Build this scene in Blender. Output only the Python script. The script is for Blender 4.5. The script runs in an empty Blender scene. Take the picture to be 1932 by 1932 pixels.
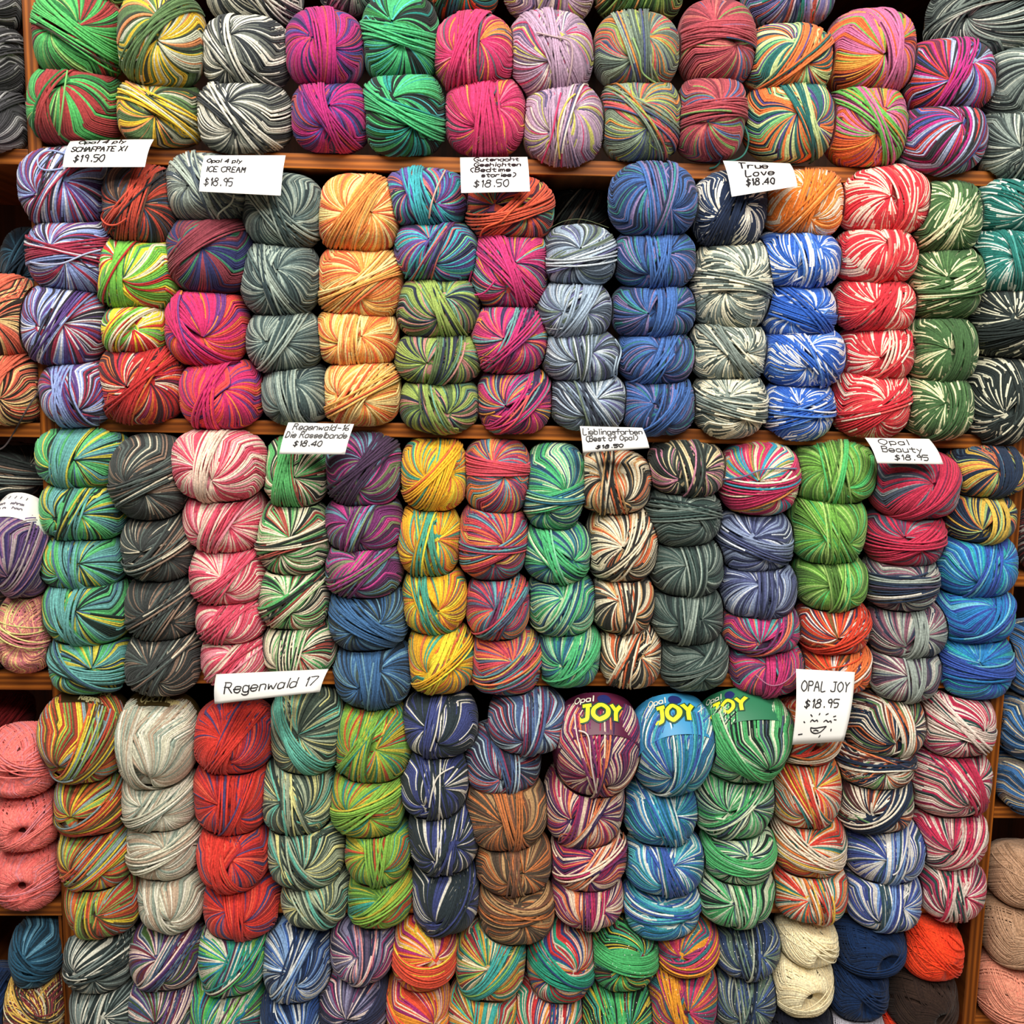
import bpy, math, random
import numpy as np
from mathutils import Vector, Matrix

# ------------------------------------------------------------------ camera
F_PX, HALF = 1940.0, 966.0
DIST, EYE = 1.30, 1.45
scene = bpy.context.scene

def _n(v):
    v = np.array(v, float)
    return v / np.linalg.norm(v)

# directions of the shelf's own axes seen by the camera (right, down, forward)
eX = _n([53612, 754, F_PX])
eD = np.array([-264, 13754, F_PX], float)
eD = _n(eD - eX * eD.dot(eX))
eF = _n(np.cross(eX, eD))
# camera -> world : rows are the world axes written in camera (right, down, forward)
W = np.array([eX, eF, -eD])
CAM = np.array([0.0, -DIST, EYE])

def ray(px, py):
    c = np.array([px - HALF, py - HALF, F_PX])
    return W @ c

def at(px, py, Y=0.0):
    d = ray(px, py)
    return CAM + d * ((Y - CAM[1]) / d[1])

def mpp(px, py, Y=0.0):          # metres per pixel at a place
    p = at(px, py, Y) - CAM
    fwd = W @ np.array([0, 0, 1.0])
    return p.dot(fwd) / F_PX

cam_data = bpy.data.cameras.new('camera')
cam = bpy.data.objects.new('camera', cam_data)
scene.collection.objects.link(cam)
right = W @ np.array([1, 0, 0.]); up = W @ np.array([0, -1, 0.]); back = W @ np.array([0, 0, -1.])
M4 = Matrix([[right[0], up[0], back[0], CAM[0]], [right[1], up[1], back[1], CAM[1]],
             [right[2], up[2], back[2], CAM[2]], [0, 0, 0, 1]])
cam.matrix_world = M4
cam_data.sensor_fit = 'HORIZONTAL'
cam_data.sensor_width = 36.0
cam_data.lens = 36.0 * F_PX / 1932.0
cam_data.clip_start = 0.01
scene.camera = cam

# ------------------------------------------------------------------ light
world = bpy.data.worlds.new('room_light'); scene.world = world
world.use_nodes = True
bg = world.node_tree.nodes['Background']
bg.inputs[0].default_value = (1.0, 0.95, 0.88, 1)
bg.inputs[1].default_value = 0.085

def area(name, loc, target, sx, sy, power, col):
    l = bpy.data.lights.new(name, 'AREA'); l.shape = 'RECTANGLE'
    l.size = sx; l.size_y = sy; l.energy = power; l.color = col
    o = bpy.data.objects.new(name, l); scene.collection.objects.link(o)
    o.location = loc
    o.rotation_euler = (Vector(target) - Vector(loc)).to_track_quat('-Z', 'Y').to_euler()
    return o
area('ceiling_strip_light', (-0.2, -1.15, 2.75), (0, 0, 1.35), 2.4, 0.35, 46, (1.0, 0.95, 0.87))
area('ceiling_strip_light', (0.3, -2.3, 2.75), (0, 0, 1.3), 2.4, 0.5, 38, (1.0, 0.95, 0.88))

scene.view_settings.view_transform = 'Standard'
scene.view_settings.look = 'None'
scene.view_settings.gamma = 1.0
scene.view_settings.use_curve_mapping = False
scene.view_settings.exposure = 0.22

# ------------------------------------------------------------------ helpers
col = scene.collection

def srgb(h):
    c = [int(h[i:i + 2], 16) / 255 for i in (0, 2, 4)]
    return tuple(x / 12.92 if x <= .04045 else ((x + .055) / 1.055) ** 2.4 for x in c) + (1.0,)

def new_mat(name):
    m = bpy.data.materials.new(name); m.use_nodes = True
    nt = m.node_tree
    return m, nt, nt.nodes, nt.links, nt.nodes['Principled BSDF']

def link_mesh(name, verts, quads, mat, parent=None, dye=None, smooth=True, origin=None):
    """verts (n,3) world or parent-local; quads (m,4) int array (or list of polygons)"""
    me = bpy.data.meshes.new(name)
    if isinstance(quads, np.ndarray):
        n, m = len(verts), len(quads)
        me.vertices.add(n); me.loops.add(m * 4); me.polygons.add(m)
        me.vertices.foreach_set('co', np.ascontiguousarray(verts, dtype=np.float32).ravel())
        me.loops.foreach_set('vertex_index', quads.astype(np.int32).ravel())
        me.polygons.foreach_set('loop_start', np.arange(m, dtype=np.int32) * 4)
        me.polygons.foreach_set('use_smooth', np.full(m, smooth))
        if dye is not None:
            a = me.attributes.new('dye', 'FLOAT', 'FACE')
            a.data.foreach_set('value', (dye - np.floor(dye)).astype(np.float32))
            a = me.attributes.new('tone', 'FLOAT', 'FACE')
            a.data.foreach_set('value', (np.floor(dye) / 100).astype(np.float32))
        me.update(calc_edges=True)
    else:
        me.from_pydata([tuple(map(float, v)) for v in verts], [], quads)
        if smooth:
            for p in me.polygons: p.use_smooth = True
    if mat: me.materials.append(mat)
    o = bpy.data.objects.new(name, me); col.objects.link(o)
    if parent: o.parent = parent
    return o

def thing(name, label, cat, loc, group=None):
    o = bpy.data.objects.new(name, None); col.objects.link(o)
    o.empty_display_size = 0.02
    o.location = [float(v) for v in loc]
    o['label'] = label; o['category'] = cat
    if group: o['group'] = group
    return o

# ------------------------------------------------------------------ wood
def wood_mat(name, base, dark, axis, ply=False):
    """stained timber, grain runs along axis; ply=True shows laminations across z or x"""
    m, nt, N, L, b = new_mat(name)
    tc = N.new('ShaderNodeTexCoord')
    mp = N.new('ShaderNodeMapping')
    sc = {'x': (1.6, 16, 60), 'z': (60, 16, 1.6), 'y': (40, 3, 40)}[axis]
    mp.inputs['Scale'].default_value = sc
    L.new(tc.outputs['Object'], mp.inputs[0])
    n1 = N.new('ShaderNodeTexNoise'); n1.inputs['Scale'].default_value = 1.0
    n1.inputs['Detail'].default_value = 6; n1.inputs['Roughness'].default_value = .65
    L.new(mp.outputs[0], n1.inputs['Vector'])
    r = N.new('ShaderNodeValToRGB')
    r.color_ramp.elements[0].position = .33; r.color_ramp.elements[0].color = srgb(dark)
    r.color_ramp.elements[1].position = .62; r.color_ramp.elements[1].color = srgb(base)
    L.new(n1.outputs[0], r.inputs[0])
    out = r.outputs[0]
    if ply:
        sep = N.new('ShaderNodeSeparateXYZ'); L.new(tc.outputs['Object'], sep.inputs[0])
        n2 = N.new('ShaderNodeTexNoise'); n2.inputs['Scale'].default_value = 3.0
        L.new(tc.outputs['Object'], n2.inputs['Vector'])
        ma = N.new('ShaderNodeMath'); ma.operation = 'MULTIPLY_ADD'
        L.new(n2.outputs[0], ma.inputs[0]); ma.inputs[1].default_value = .004
        L.new(sep.outputs[{'x': 2, 'z': 0}[axis]], ma.inputs[2])
        mm = N.new('ShaderNodeMath'); mm.operation = 'MULTIPLY'; mm.inputs[1].default_value = 2 * math.pi / .0075
        L.new(ma.outputs[0], mm.inputs[0])
        sn = N.new('ShaderNodeMath'); sn.operation = 'SINE'; L.new(mm.outputs[0], sn.inputs[0])
        r2 = N.new('ShaderNodeValToRGB')
        r2.color_ramp.elements[0].position = 0.0; r2.color_ramp.elements[0].color = (1, 1, 1, 1)
        r2.color_ramp.elements[1].position = .85; r2.color_ramp.elements[1].color = (.30, .24, .20, 1)
        mr = N.new('ShaderNodeMapRange'); mr.inputs[1].default_value = -1; mr.inputs[2].default_value = 1
        L.new(sn.outputs[0], mr.inputs[0]); L.new(mr.outputs[0], r2.inputs[0])
        mx = N.new('ShaderNodeMix'); mx.data_type = 'RGBA'; mx.blend_type = 'MULTIPLY'
        mx.inputs[0].default_value = .75
        L.new(out, mx.inputs[6]); L.new(r2.outputs[0], mx.inputs[7])
        out = mx.outputs[2]
    L.new(out, b.inputs['Base Color'])
    b.inputs['Roughness'].default_value = .5; b.inputs['Specular IOR Level'].default_value = .25
    bp = N.new('ShaderNodeBump'); bp.inputs['Strength'].default_value = .25; bp.inputs['Distance'].default_value = .001
    L.new(n1.outputs[0], bp.inputs['Height']); L.new(bp.outputs[0], b.inputs['Normal'])
    return m

MW_X = wood_mat('stained plywood edge, level', 'c87428', '6a340c', 'x', True)
MW_Z = wood_mat('stained plywood edge, upright', 'b5651c', '54280a', 'z', True)
MW_Y = wood_mat('stained board face', '8f5324', '5a2f12', 'y')
MW_B = wood_mat('stained back board', '5a3016', '301a0c', 'z')

def prism(front, depth, y0=0.0):
    """front: 4 (x,z) corners counter clockwise seen from the front"""
    v = [(x, y0, z) for x, z in front] + [(x, y0 + depth, z) for x, z in front]
    f = [(0, 1, 2, 3), (7, 6, 5, 4), (0, 4, 5, 1), (1, 5, 6, 2), (2, 6, 7, 3), (3, 7, 4, 0)]
    return v, f

SHELF_DEPTH = 0.34
unit = thing('shelving_unit', 'tall stained plywood shelving unit divided into cubbyholes full of yarn', 'shelves', (0, 0, 0))

def bevelled(name, front, depth, mats, y0=0.0):
    v, f = prism(front, depth, y0)
    o = link_mesh(name, v, f, mats[0], unit, smooth=False)
    o.data.materials.append(mats[1])
    for p in o.data.polygons[1:]: p.material_index = 1
    m = o.modifiers.new('bevel', 'BEVEL'); m.width = .0012; m.segments = 2; m.limit_method = 'ANGLE'
    return o

# uprights: left edge / right edge measured along the front face
def xz(px, py):
    p = at(px, py, 0); return (p[0], p[2])
def lin(pts, y):
    (xa, ya), (xb, yb) = pts
    return xa + (xb - xa) * (y - ya) / (yb - ya)
LU = ((40, 0), (126, 1932)); LU2 = ((67, 0), (153, 1932))
RU = ((1904, 912), (1815, 1932)); RU2 = ((1931, 912), (1839, 1932))
XL = (at(lin(LU, 900), 900)[0], at(lin(LU2, 900), 900)[0])
XR = (at(lin(RU, 1300), 1300)[0], at(lin(RU2, 1300), 1300)[0])
def zline(p0, p1):
    """height of a board edge as a function of world x"""
    a, b = at(*p0), at(*p1)
    return lambda x: a[2] + (b[2] - a[2]) * (x - a[0]) / (b[0] - a[0])
BOT_Z = float(at(966, 1990)[2]); TOP_Z = float(at(966, -190)[2])
def upright(e1, e2):
    ya, yb = -240, 2040
    q = [xz(lin(e1, yb), yb), xz(lin(e2, yb), yb), xz(lin(e2, ya), ya), xz(lin(e1, ya), ya)]
    # carry on straight down to the floor
    q[0] = (q[0][0], 0.0); q[1] = (q[1][0], 0.0)
    bevelled('side_panel', q, SHELF_DEPTH, (MW_Z, MW_Y))
upright(LU, LU2); upright(RU, RU2)
def xl_in(z):  # inner faces of the two uprights at height z
    a, b = at(lin(LU2, 0), 0), at(lin(LU2, 1932), 1932)
    return a[0] + (b[0] - a[0]) * (z - a[2]) / (b[2] - a[2])
def xr_in(z):
    a, b = at(lin(RU, 0), 0), at(lin(RU, 1932), 1932)
    return a[0] + (b[0] - a[0]) * (z - a[2]) / (b[2] - a[2])
def xl_out(z):
    a, b = at(lin(LU, 0), 0), at(lin(LU, 1932), 1932)
    return a[0] + (b[0] - a[0]) * (z - a[2]) / (b[2] - a[2])
def xr_out(z):
    a, b = at(lin(RU2, 0), 0), at(lin(RU2, 1932), 1932)
    return a[0] + (b[0] - a[0]) * (z - a[2]) / (b[2] - a[2])

# main boards: (top edge at x=540, top edge at x=1500, thickness px)
BOARDS = [((540, -190), (1500, -170), 30), ((540, 288), (1500, 313), 29), ((540, 794), (1500, 813), 27),
          ((540, 1266), (1500, 1272), 25), ((540, 1699), (1500, 1699), 24), ((540, 1966), (1500, 1962), 26)]
ZTOP, ZBOT = [], []
for a, b, t in BOARDS:
    zt = zline(a, b); zb = zline((a[0], a[1] + t), (b[0], b[1] + t))
    ZTOP.append(zt); ZBOT.append(zb)
    xa, xb = xl_in(zt(-.6)), xr_in(zt(.6))
    bevelled('shelf_board', [(xa, zb(xa)), (xb, zb(xb)), (xb, zt(xb)), (xa, zt(xa))], SHELF_DEPTH, (MW_X, MW_Y))
# neighbouring boards left and right
LBOARDS = [(-190, 30), (281, 30), (798, 27), (1268, 34), (1703, 25), (1975, 26)]
LZT, LZB = [], []
for y, t in LBOARDS:
    zt = at(50, y)[2]; zb = at(50, y + t)[2]
    LZT.append(zt); LZB.append(zb)
    x1 = xl_out(zt)
    bevelled('shelf_board', [(x1 - .40, zb), (x1, zb), (x1, zt), (x1 - .40, zt)], SHELF_DEPTH, (MW_X, MW_Y))
RBOARDS = [(-190, 30), (345, 26), (640, 24), (1083, 24), (1522, 22), (1916, 26)]
RZT, RZB = [], []
for y, t in RBOARDS:
    zt = at(1900, y)[2]; zb = at(1900, y + t)[2]
    RZT.append(zt); RZB.append(zb)
    x0 = xr_out(zt)
    bevelled('shelf_board', [(x0, zb), (x0 + .40, zb), (x0 + .40, zt), (x0, zt)], SHELF_DEPTH, (MW_X, MW_Y))
xa, xb = xl_out(1.4) - .44, xr_out(1.4) + .44
zt_ = at(966, -240)[2]
bevelled('back_panel', [(xa, 0), (xb, 0), (xb, zt_), (xa, zt_)], .012, (MW_B, MW_B), SHELF_DEPTH)
bevelled('side_panel', [(xa, 0), (xa + .03, 0), (xa + .03, zt_), (xa, zt_)], SHELF_DEPTH, (MW_Z, MW_Y))
bevelled('side_panel', [(xb - .03, 0), (xb, 0), (xb, zt_), (xb - .03, zt_)], SHELF_DEPTH, (MW_Z, MW_Y))
bevelled('plinth', [(xa, 0), (xb, 0), (xb, .09), (xa, .09)], SHELF_DEPTH - .02, (MW_X, MW_Y), .02)
# thin strips nailed inside the lower bays
sx = at(1808, 1800, 0)[0]
za, zb_ = BOT_Z, ZBOT[4](sx)
bevelled('divider_strip', [(at(1800, 1932)[0] - .004, za), (at(1800, 1932)[0] + .002, za), (at(1812, 1730)[0] + .002, zb_), (at(1812, 1730)[0] - .004, zb_)], .25, (MW_Z, MW_Y), .01)

xs_ = at(118, 1830, 0)[0]
bevelled('divider_strip', [(xs_ - .003, LZT[5]), (xs_ + .001, LZT[5]), (xs_ - .001, LZB[4]), (xs_ - .005, LZB[4])], .25, (MW_Z, MW_Y), .005)

m_, nt, N, L, b = new_mat('plain floor boards')
n1 = N.new('ShaderNodeTexNoise'); n1.inputs['Scale'].default_value = 6
r = N.new('ShaderNodeValToRGB'); r.color_ramp.elements[0].color = srgb('8f8577'); r.color_ramp.elements[1].color = srgb('a89d8c')
L.new(n1.outputs[0], r.inputs[0]); L.new(r.outputs[0], b.inputs['Base Color']); b.inputs['Roughness'].default_value = .6
def struct(name, v, mat):
    o = link_mesh(name, v, [(0, 1, 2, 3)], mat, smooth=False); o['kind'] = 'structure'; return o
struct('floor', [(-2.2, -3.2, 0), (2.2, -3.2, 0), (2.2, .37, 0), (-2.2, .37, 0)], m_)
mw, nt, N, L, b = new_mat('painted wall')
n1 = N.new('ShaderNodeTexNoise'); n1.inputs['Scale'].default_value = 14
r = N.new('ShaderNodeValToRGB'); r.color_ramp.elements[0].color = srgb('b9b2a4'); r.color_ramp.elements[1].color = srgb('c6c0b2')
L.new(n1.outputs[0], r.inputs[0]); L.new(r.outputs[0], b.inputs['Base Color']); b.inputs['Roughness'].default_value = .8
struct('wall_back', [(-2.2, .37, 0), (2.2, .37, 0), (2.2, .37, 2.9), (-2.2, .37, 2.9)], mw)

# ------------------------------------------------------------------ yarn
def yarn_mat(name, cols, glitter=False):
    m, nt, N, L, b = new_mat(name)
    at_ = N.new('ShaderNodeAttribute'); at_.attribute_name = 'dye'
    r = N.new('ShaderNodeValToRGB'); r.color_ramp.interpolation = 'CONSTANT'
    K = len(cols)
    while len(r.color_ramp.elements) > 1: r.color_ramp.elements.remove(r.color_ramp.elements[0])
    r.color_ramp.elements[0].position = 0; r.color_ramp.elements[0].color = srgb(cols[0])
    for k in range(1, K):
        e = r.color_ramp.elements.new(k / K); e.color = srgb(cols[k])
    L.new(at_.outputs['Fac'], r.inputs[0])
    tc = N.new('ShaderNodeTexCoord')
    n1 = N.new('ShaderNodeTexNoise'); n1.inputs['Scale'].default_value = 420; n1.inputs['Detail'].default_value = 2
    L.new(tc.outputs['Object'], n1.inputs['Vector'])
    mr = N.new('ShaderNodeMapRange'); mr.inputs[1].default_value = .3; mr.inputs[2].default_value = .7
    mr.inputs[3].default_value = .72; mr.inputs[4].default_value = 1.22
    L.new(n1.outputs[0], mr.inputs[0])
    mx = N.new('ShaderNodeMix'); mx.data_type = 'RGBA'; mx.blend_type = 'MULTIPLY'; mx.inputs[0].default_value = 1
    tn = N.new('ShaderNodeAttribute'); tn.attribute_name = 'tone'
    mt = N.new('ShaderNodeMath'); mt.operation = 'MULTIPLY'; L.new(tn.outputs['Fac'], mt.inputs[0]); L.new(mr.outputs[0], mt.inputs[1])
    L.new(r.outputs[0], mx.inputs[6]); L.new(mt.outputs[0], mx.inputs[7])
    out = mx.outputs[2]
    if glitter:      # sparkle of the glitter yarn, painted as white specks in the base colour
        vo = N.new('ShaderNodeTexVoronoi'); vo.inputs['Scale'].default_value = 190
        L.new(tc.outputs['Object'], vo.inputs['Vector'])
        lt = N.new('ShaderNodeMath'); lt.operation = 'LESS_THAN'; lt.inputs[1].default_value = .11
        L.new(vo.outputs['Distance'], lt.inputs[0])
        m2 = N.new('ShaderNodeMix'); m2.data_type = 'RGBA'; L.new(lt.outputs[0], m2.inputs[0])
        L.new(out, m2.inputs[6]); m2.inputs[7].default_value = (.95, .95, .95, 1); out = m2.outputs[2]
    L.new(out, b.inputs['Base Color'])
    b.inputs['Roughness'].default_value = .85
    b.inputs['Specular IOR Level'].default_value = .2
    b.inputs['Sheen Weight'].default_value = .12
    b.inputs['Sheen Roughness'].default_value = .5
    return m

BETA = np.radians([-105., -38., 38., 105.])

def tubes(P, Nrm, rad):
    """P (n,m,3) paths, Nrm outward normals, rad scalar/array -> verts, quads of half-round strands"""
    n, m, _ = P.shape
    T = np.gradient(P, axis=1); T /= np.linalg.norm(T, axis=2, keepdims=True) + 1e-12
    S = np.cross(T, Nrm); S /= np.linalg.norm(S, axis=2, keepdims=True) + 1e-12
    N2 = np.cross(S, T)
    k = len(BETA)
    V = P[:, :, None, :] + np.asarray(rad)[..., None, None] * (np.sin(BETA)[None, None, :, None] * S[:, :, None, :] + np.cos(BETA)[None, None, :, None] * N2[:, :, None, :])
    idx = np.arange(n * m * k).reshape(n, m, k)
    Q = np.stack([idx[:, :-1, :-1], idx[:, :-1, 1:], idx[:, 1:, 1:], idx[:, 1:, :-1]], axis=-1)
    return V.reshape(-1, 3), Q.reshape(-1, 4), (n, m - 1, k - 1)

class Dye:
    """a yarn dyed in runs along its length"""
    def __init__(s, pal, rng, length):
        w = np.array([p[1] for p in pal], float); ln = np.array([p[2] for p in pal], float)
        pk = w / ln; pk /= pk.sum()
        mean = (pk * ln).sum() * .6
        n = int(length / mean * 1.6) + 40
        ids = rng.choice(len(pal), n, p=pk)
        L = ln[ids] * (0.45 + rng.gamma(2.0, .28, n)) * np.where(ln[ids] > .25, .6, 1.)
        s.rng = rng; s.cum = np.cumsum(L); s.ids = ids; s.K = len(pal)
    def __call__(s, pos):
        k = np.searchsorted(s.cum, np.mod(pos, s.cum[-1] * .999))
        d = (s.ids[np.clip(k, 0, len(s.ids) - 1)] + .5) / s.K
        t = s.rng.integers(*((70, 112) if s.K > 3 else (90, 106)), (d.shape[0], 1)) if d.ndim > 1 else 94     # each strand takes the dye a little differently
        return d + t

YR = 0.00118   # strand radius

def surf(u, a, b, c, p):
    """unit directions -> points and normals on the pillow-shaped ball"""
    x, y, z = u[..., 0], u[..., 1], u[..., 2]
    g = (np.abs(x / a) ** p + np.abs(z / c) ** p + 1e-12)
    r = (g ** (2 / p) + (y / b) ** 2) ** -.5
    P = u * r[..., None]
    gx = g ** (2 / p - 1) * np.abs(x / a) ** (p - 1) * np.sign(x) / a
    gz = g ** (2 / p - 1) * np.abs(z / c) ** (p - 1) * np.sign(z) / c
    Nn = np.stack([gx, y / b ** 2, gz], -1)
    Nn /= np.linalg.norm(Nn, axis=-1, keepdims=True) + 1e-12
    return P, Nn

def rotm(rx, ry, rz):
    return np.array((Matrix.Rotation(rz, 3, 'Z') @ Matrix.Rotation(rx, 3, 'X') @ Matrix.Rotation(ry, 3, 'Y')))

FR = np.array([0, -1., 0])

def fan(rng, q, e1, e2, phis, kink, tw1, tw2, amax, m=26, a0=.03):
    al = np.linspace(a0, amax, m)[None, :]
    ph0 = phis[:, None]
    ak = kink[:, None]
    ph = ph0 + tw1 * al + (tw2 - tw1) * np.maximum(0, al - ak)
    ph = ph + rng.normal(0, .012, ph0.shape) * np.sin(al * 2 + rng.uniform(0, 6, ph0.shape))
    return np.cos(al)[..., None] * q + np.sin(al)[..., None] * (np.cos(ph)[..., None] * e1 + np.sin(ph)[..., None] * e2)

def build_ball(center, a, b, c, pal, mat, seed, sash=45, roll=0., pitch=0., yaw=0., p=2.55, sw=.20, off=0., bend=None,
               cross=None, hole=0., sashcol=None, parent=None, clampf=None, yr=1.0, kinked=True, shear=0.):
    rng = np.random.default_rng(seed)
    yrr = YR * yr
    th = math.radians(sash)
    ds = np.array([math.cos(th), 0, math.sin(th)]); ns = np.array([-math.sin(th), 0, math.cos(th)])
    rmean = (a + c) / 2
    V, Q, D = [], [], []
    dye = Dye(pal, rng, 90)
    nv = 0
    s0 = 0.
    lap = .30
    def add(Vx, Qx, Dx):
        nonlocal nv
        V.append(Vx); Q.append(Qx + nv); D.append(Dx); nv += len(Vx)
    # solid core
    nu, nw = 30, 17
    uu, ww = np.meshgrid(np.linspace(0, 2 * math.pi, nu), np.linspace(0, math.pi, nw))
    dirs = np.stack([np.sin(ww) * np.cos(uu), -np.cos(ww), np.sin(ww) * np.sin(uu)], -1)
    C, _ = surf(dirs, a, b, c, p)
    if hole > 0: ww_ = np.arccos(np.clip(dirs @ _n([.18, -1, -.12]), -1, 1))
    else: ww_ = ww
    dip = 1 - (.22 + .5 * (hole > 0)) * np.exp(-(ww_ / (.22 + hole * 1.3)) ** 2)
    C = C * (.965 * dip)[..., None]
    idx = np.arange(nu * nw).reshape(nw, nu)
    Qc = np.stack([idx[:-1, :-1], idx[1:, :-1], idx[1:, 1:], idx[:-1, 1:]], -1).reshape(-1, 4)
    Dc = dye(np.repeat(np.arange(nw - 1), nu - 1) * .4 + np.tile(np.arange(nu - 1), nw - 1) * .3)
    add(C.reshape(-1, 3), Qc, Dc)
    # fans on both sides of the crossing strands
    nst = int(math.pi * rmean * 1.10 / (yrr * (1.85 if hole == 0 else 1.35)))
    tw = rng.uniform(.15, .5) * rng.choice([-1, 1])
    for sgn in (1, -1):
        if hole > 0 and sgn == -1: continue
        if hole > 0:
            q = np.array([.18, -1, -.12])
        else:
            q = FR + ns * (off + sgn * (sw * .42 + .02)) + ds * (sgn * rng.uniform(.05, .38) * (1 if tw > 0 else -1))
        q = q / np.linalg.norm(q)
        e1 = ns * sgn - q * (ns * sgn).dot(q); e1 /= np.linalg.norm(e1); e2 = np.cross(q, e1)
        for layer in (0, 1):
            if hole > 0:
                phis = np.linspace(0, 2 * math.pi, int(nst * 2.1))[:-1] + layer * .02
                a0 = hole * .8
                kink = np.full(len(phis), rng.uniform(.5, .9)) + rng.uniform(-.1, .1, len(phis))
                t1, t2 = (1.5, -.6) if layer else (-1.5, .8)
                if layer: phis = phis[rng.random(len(phis)) < .4]; kink = kink[:len(phis)]
                amax = 2.0
            else:
                n = int(nst * (1.08 if layer == 0 else .45))
                lo, hi = -1.78, 1.78
                if layer:   # a looser group on top covering part of the fan
                    mid = rng.uniform(-1.1, 1.1); lo, hi = mid - .55, mid + .55; n = int(nst * .30)
                phis = np.linspace(lo, hi, n) + rng.normal(0, .006, n)
                a0 = .03
                kb = rng.uniform(.85, 1.15) if kinked else 9.
                kink = kb + .12 * np.sin(phis * 2 + rng.uniform(0, 6))
                t1 = tw * rng.uniform(.6, 1.2); t2 = -tw / abs(tw) * rng.uniform(.5, 1.1)
                if layer: t1 += .12
                amax = 2.0
            u = fan(rng, q, e1, e2, phis, kink, t1, t2, amax, 27, a0)
            P, Nn = surf(u, a, b, c, p)
            al = np.linspace(a0, amax, 27)
            lift = yrr * (.25 + rng.uniform(0, .5, (len(phis), 1)) + layer * 1.0) * np.ones((1, 27))
            lift = lift - (.006 if layer == 0 else .005) * np.exp(-(al / .2) ** 2)[None, :]
            if layer: lift = lift - .004 * np.clip((al - 1.1), 0, 1)[None, :]
            if hole > 0: lift = lift - .016 * np.exp(-((al - a0) / .09) ** 2)[None, :]
            P = P + Nn * lift[..., None]
            Vx, Qx, (n_, m_, k_) = tubes(P, Nn, np.full(P.shape[:2], yrr))
            seg = np.concatenate([[0], np.cumsum(np.diff(al) * rmean)])[:-1]
            pos = s0 + np.arange(n_)[:, None] * lap + seg[None, :]
            s0 += n_ * lap + 3
            Dx = np.repeat(dye(pos).reshape(n_, m_, 1), k_, 2).ravel()
            add(Vx, Qx, Dx)
    R = rotm(pitch, roll, yaw)
    def finish(Vs):
        X = np.concatenate(Vs) @ R.T
        X[:, 1] += shear * X[:, 2]
        X = X + center
        if clampf: X = clampf(X)
        return X - center
    link_mesh('wound_yarn', finish(V), np.concatenate(Q), mat, parent, np.concatenate(D))
    # crossing strands
    V, Q, D = [], [], []; nv = 0
    if bend is None: bend = rng.uniform(-.16, .16)
    if cross is None: cross = rng.uniform(.06, .24)
    ncr = max(6, int(sw * 1.15 * rmean / (yrr * 1.35)))
    groups = [(1, ncr - ncr // 3), (-1, max(3, ncr // 3))]
    if hole > 0:
        groups = [(1, 4), (-1, 4)]; cross = .18; bend = .2; off = -.38
    for gi, (sg, n) in enumerate(groups):
        t = np.linspace(-1.62, 1.62, 33)[None, :]
        o_ = np.linspace(-.5, .5, n)[:, None] * sw * (1. if gi == 0 else .45) * rng.uniform(.85, 1.1)
        o_ = o_ * (.72 + .5 * np.sin(t) ** 2 * 1.0)
        offv = off + (0 if gi == 0 else rng.uniform(-.4, .4) * sw) + o_ + sg * cross * np.sin(t) + bend * (np.cos(t) - .4)
        offv = offv + rng.normal(0, .012, (n, 1)) + rng.normal(0, .022, (n, 1)) * np.sin(2 * t + rng.uniform(0, 6, (n, 1)))
        u = np.cos(t)[..., None] * FR + np.sin(t)[..., None] * ds + offv[..., None] * ns
        u /= np.linalg.norm(u, axis=-1, keepdims=True)
        P, Nn = surf(u, a, b, c, p)
        lift = yrr * (2.1 + gi * 1.3 + rng.uniform(0, .9, (n, 1))) * (.55 + .45 * np.cos(t * .9))
        P = P + Nn * lift[..., None]
        Vx, Qx, (n_, m_, k_) = tubes(P, Nn, np.full(P.shape[:2], yrr * 1.05))
        seg = np.linspace(0, 3.2 * rmean, m_)
        if sashcol is not None:
            ids = np.full((n_, m_), sashcol)
            alt = dye(s0 + np.arange(n_)[:, None] * lap + seg[None, :])
            mask = rng.random((n_, 1)) < .22
            Dg = np.where(mask, alt, (ids + .5) / len(pal) + rng.integers(74, 112, (n_, 1)))
        else:
            Dg = dye(s0 + np.arange(n_)[:, None] * lap + seg[None, :])
        s0 += n_ * lap + 1
        add(Vx, Qx, np.repeat(Dg.reshape(n_, m_, 1), k_, 2).ravel())
    link_mesh('crossing_strands', finish(V), np.concatenate(Q), mat, parent, np.concatenate(D))
    return R
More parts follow.
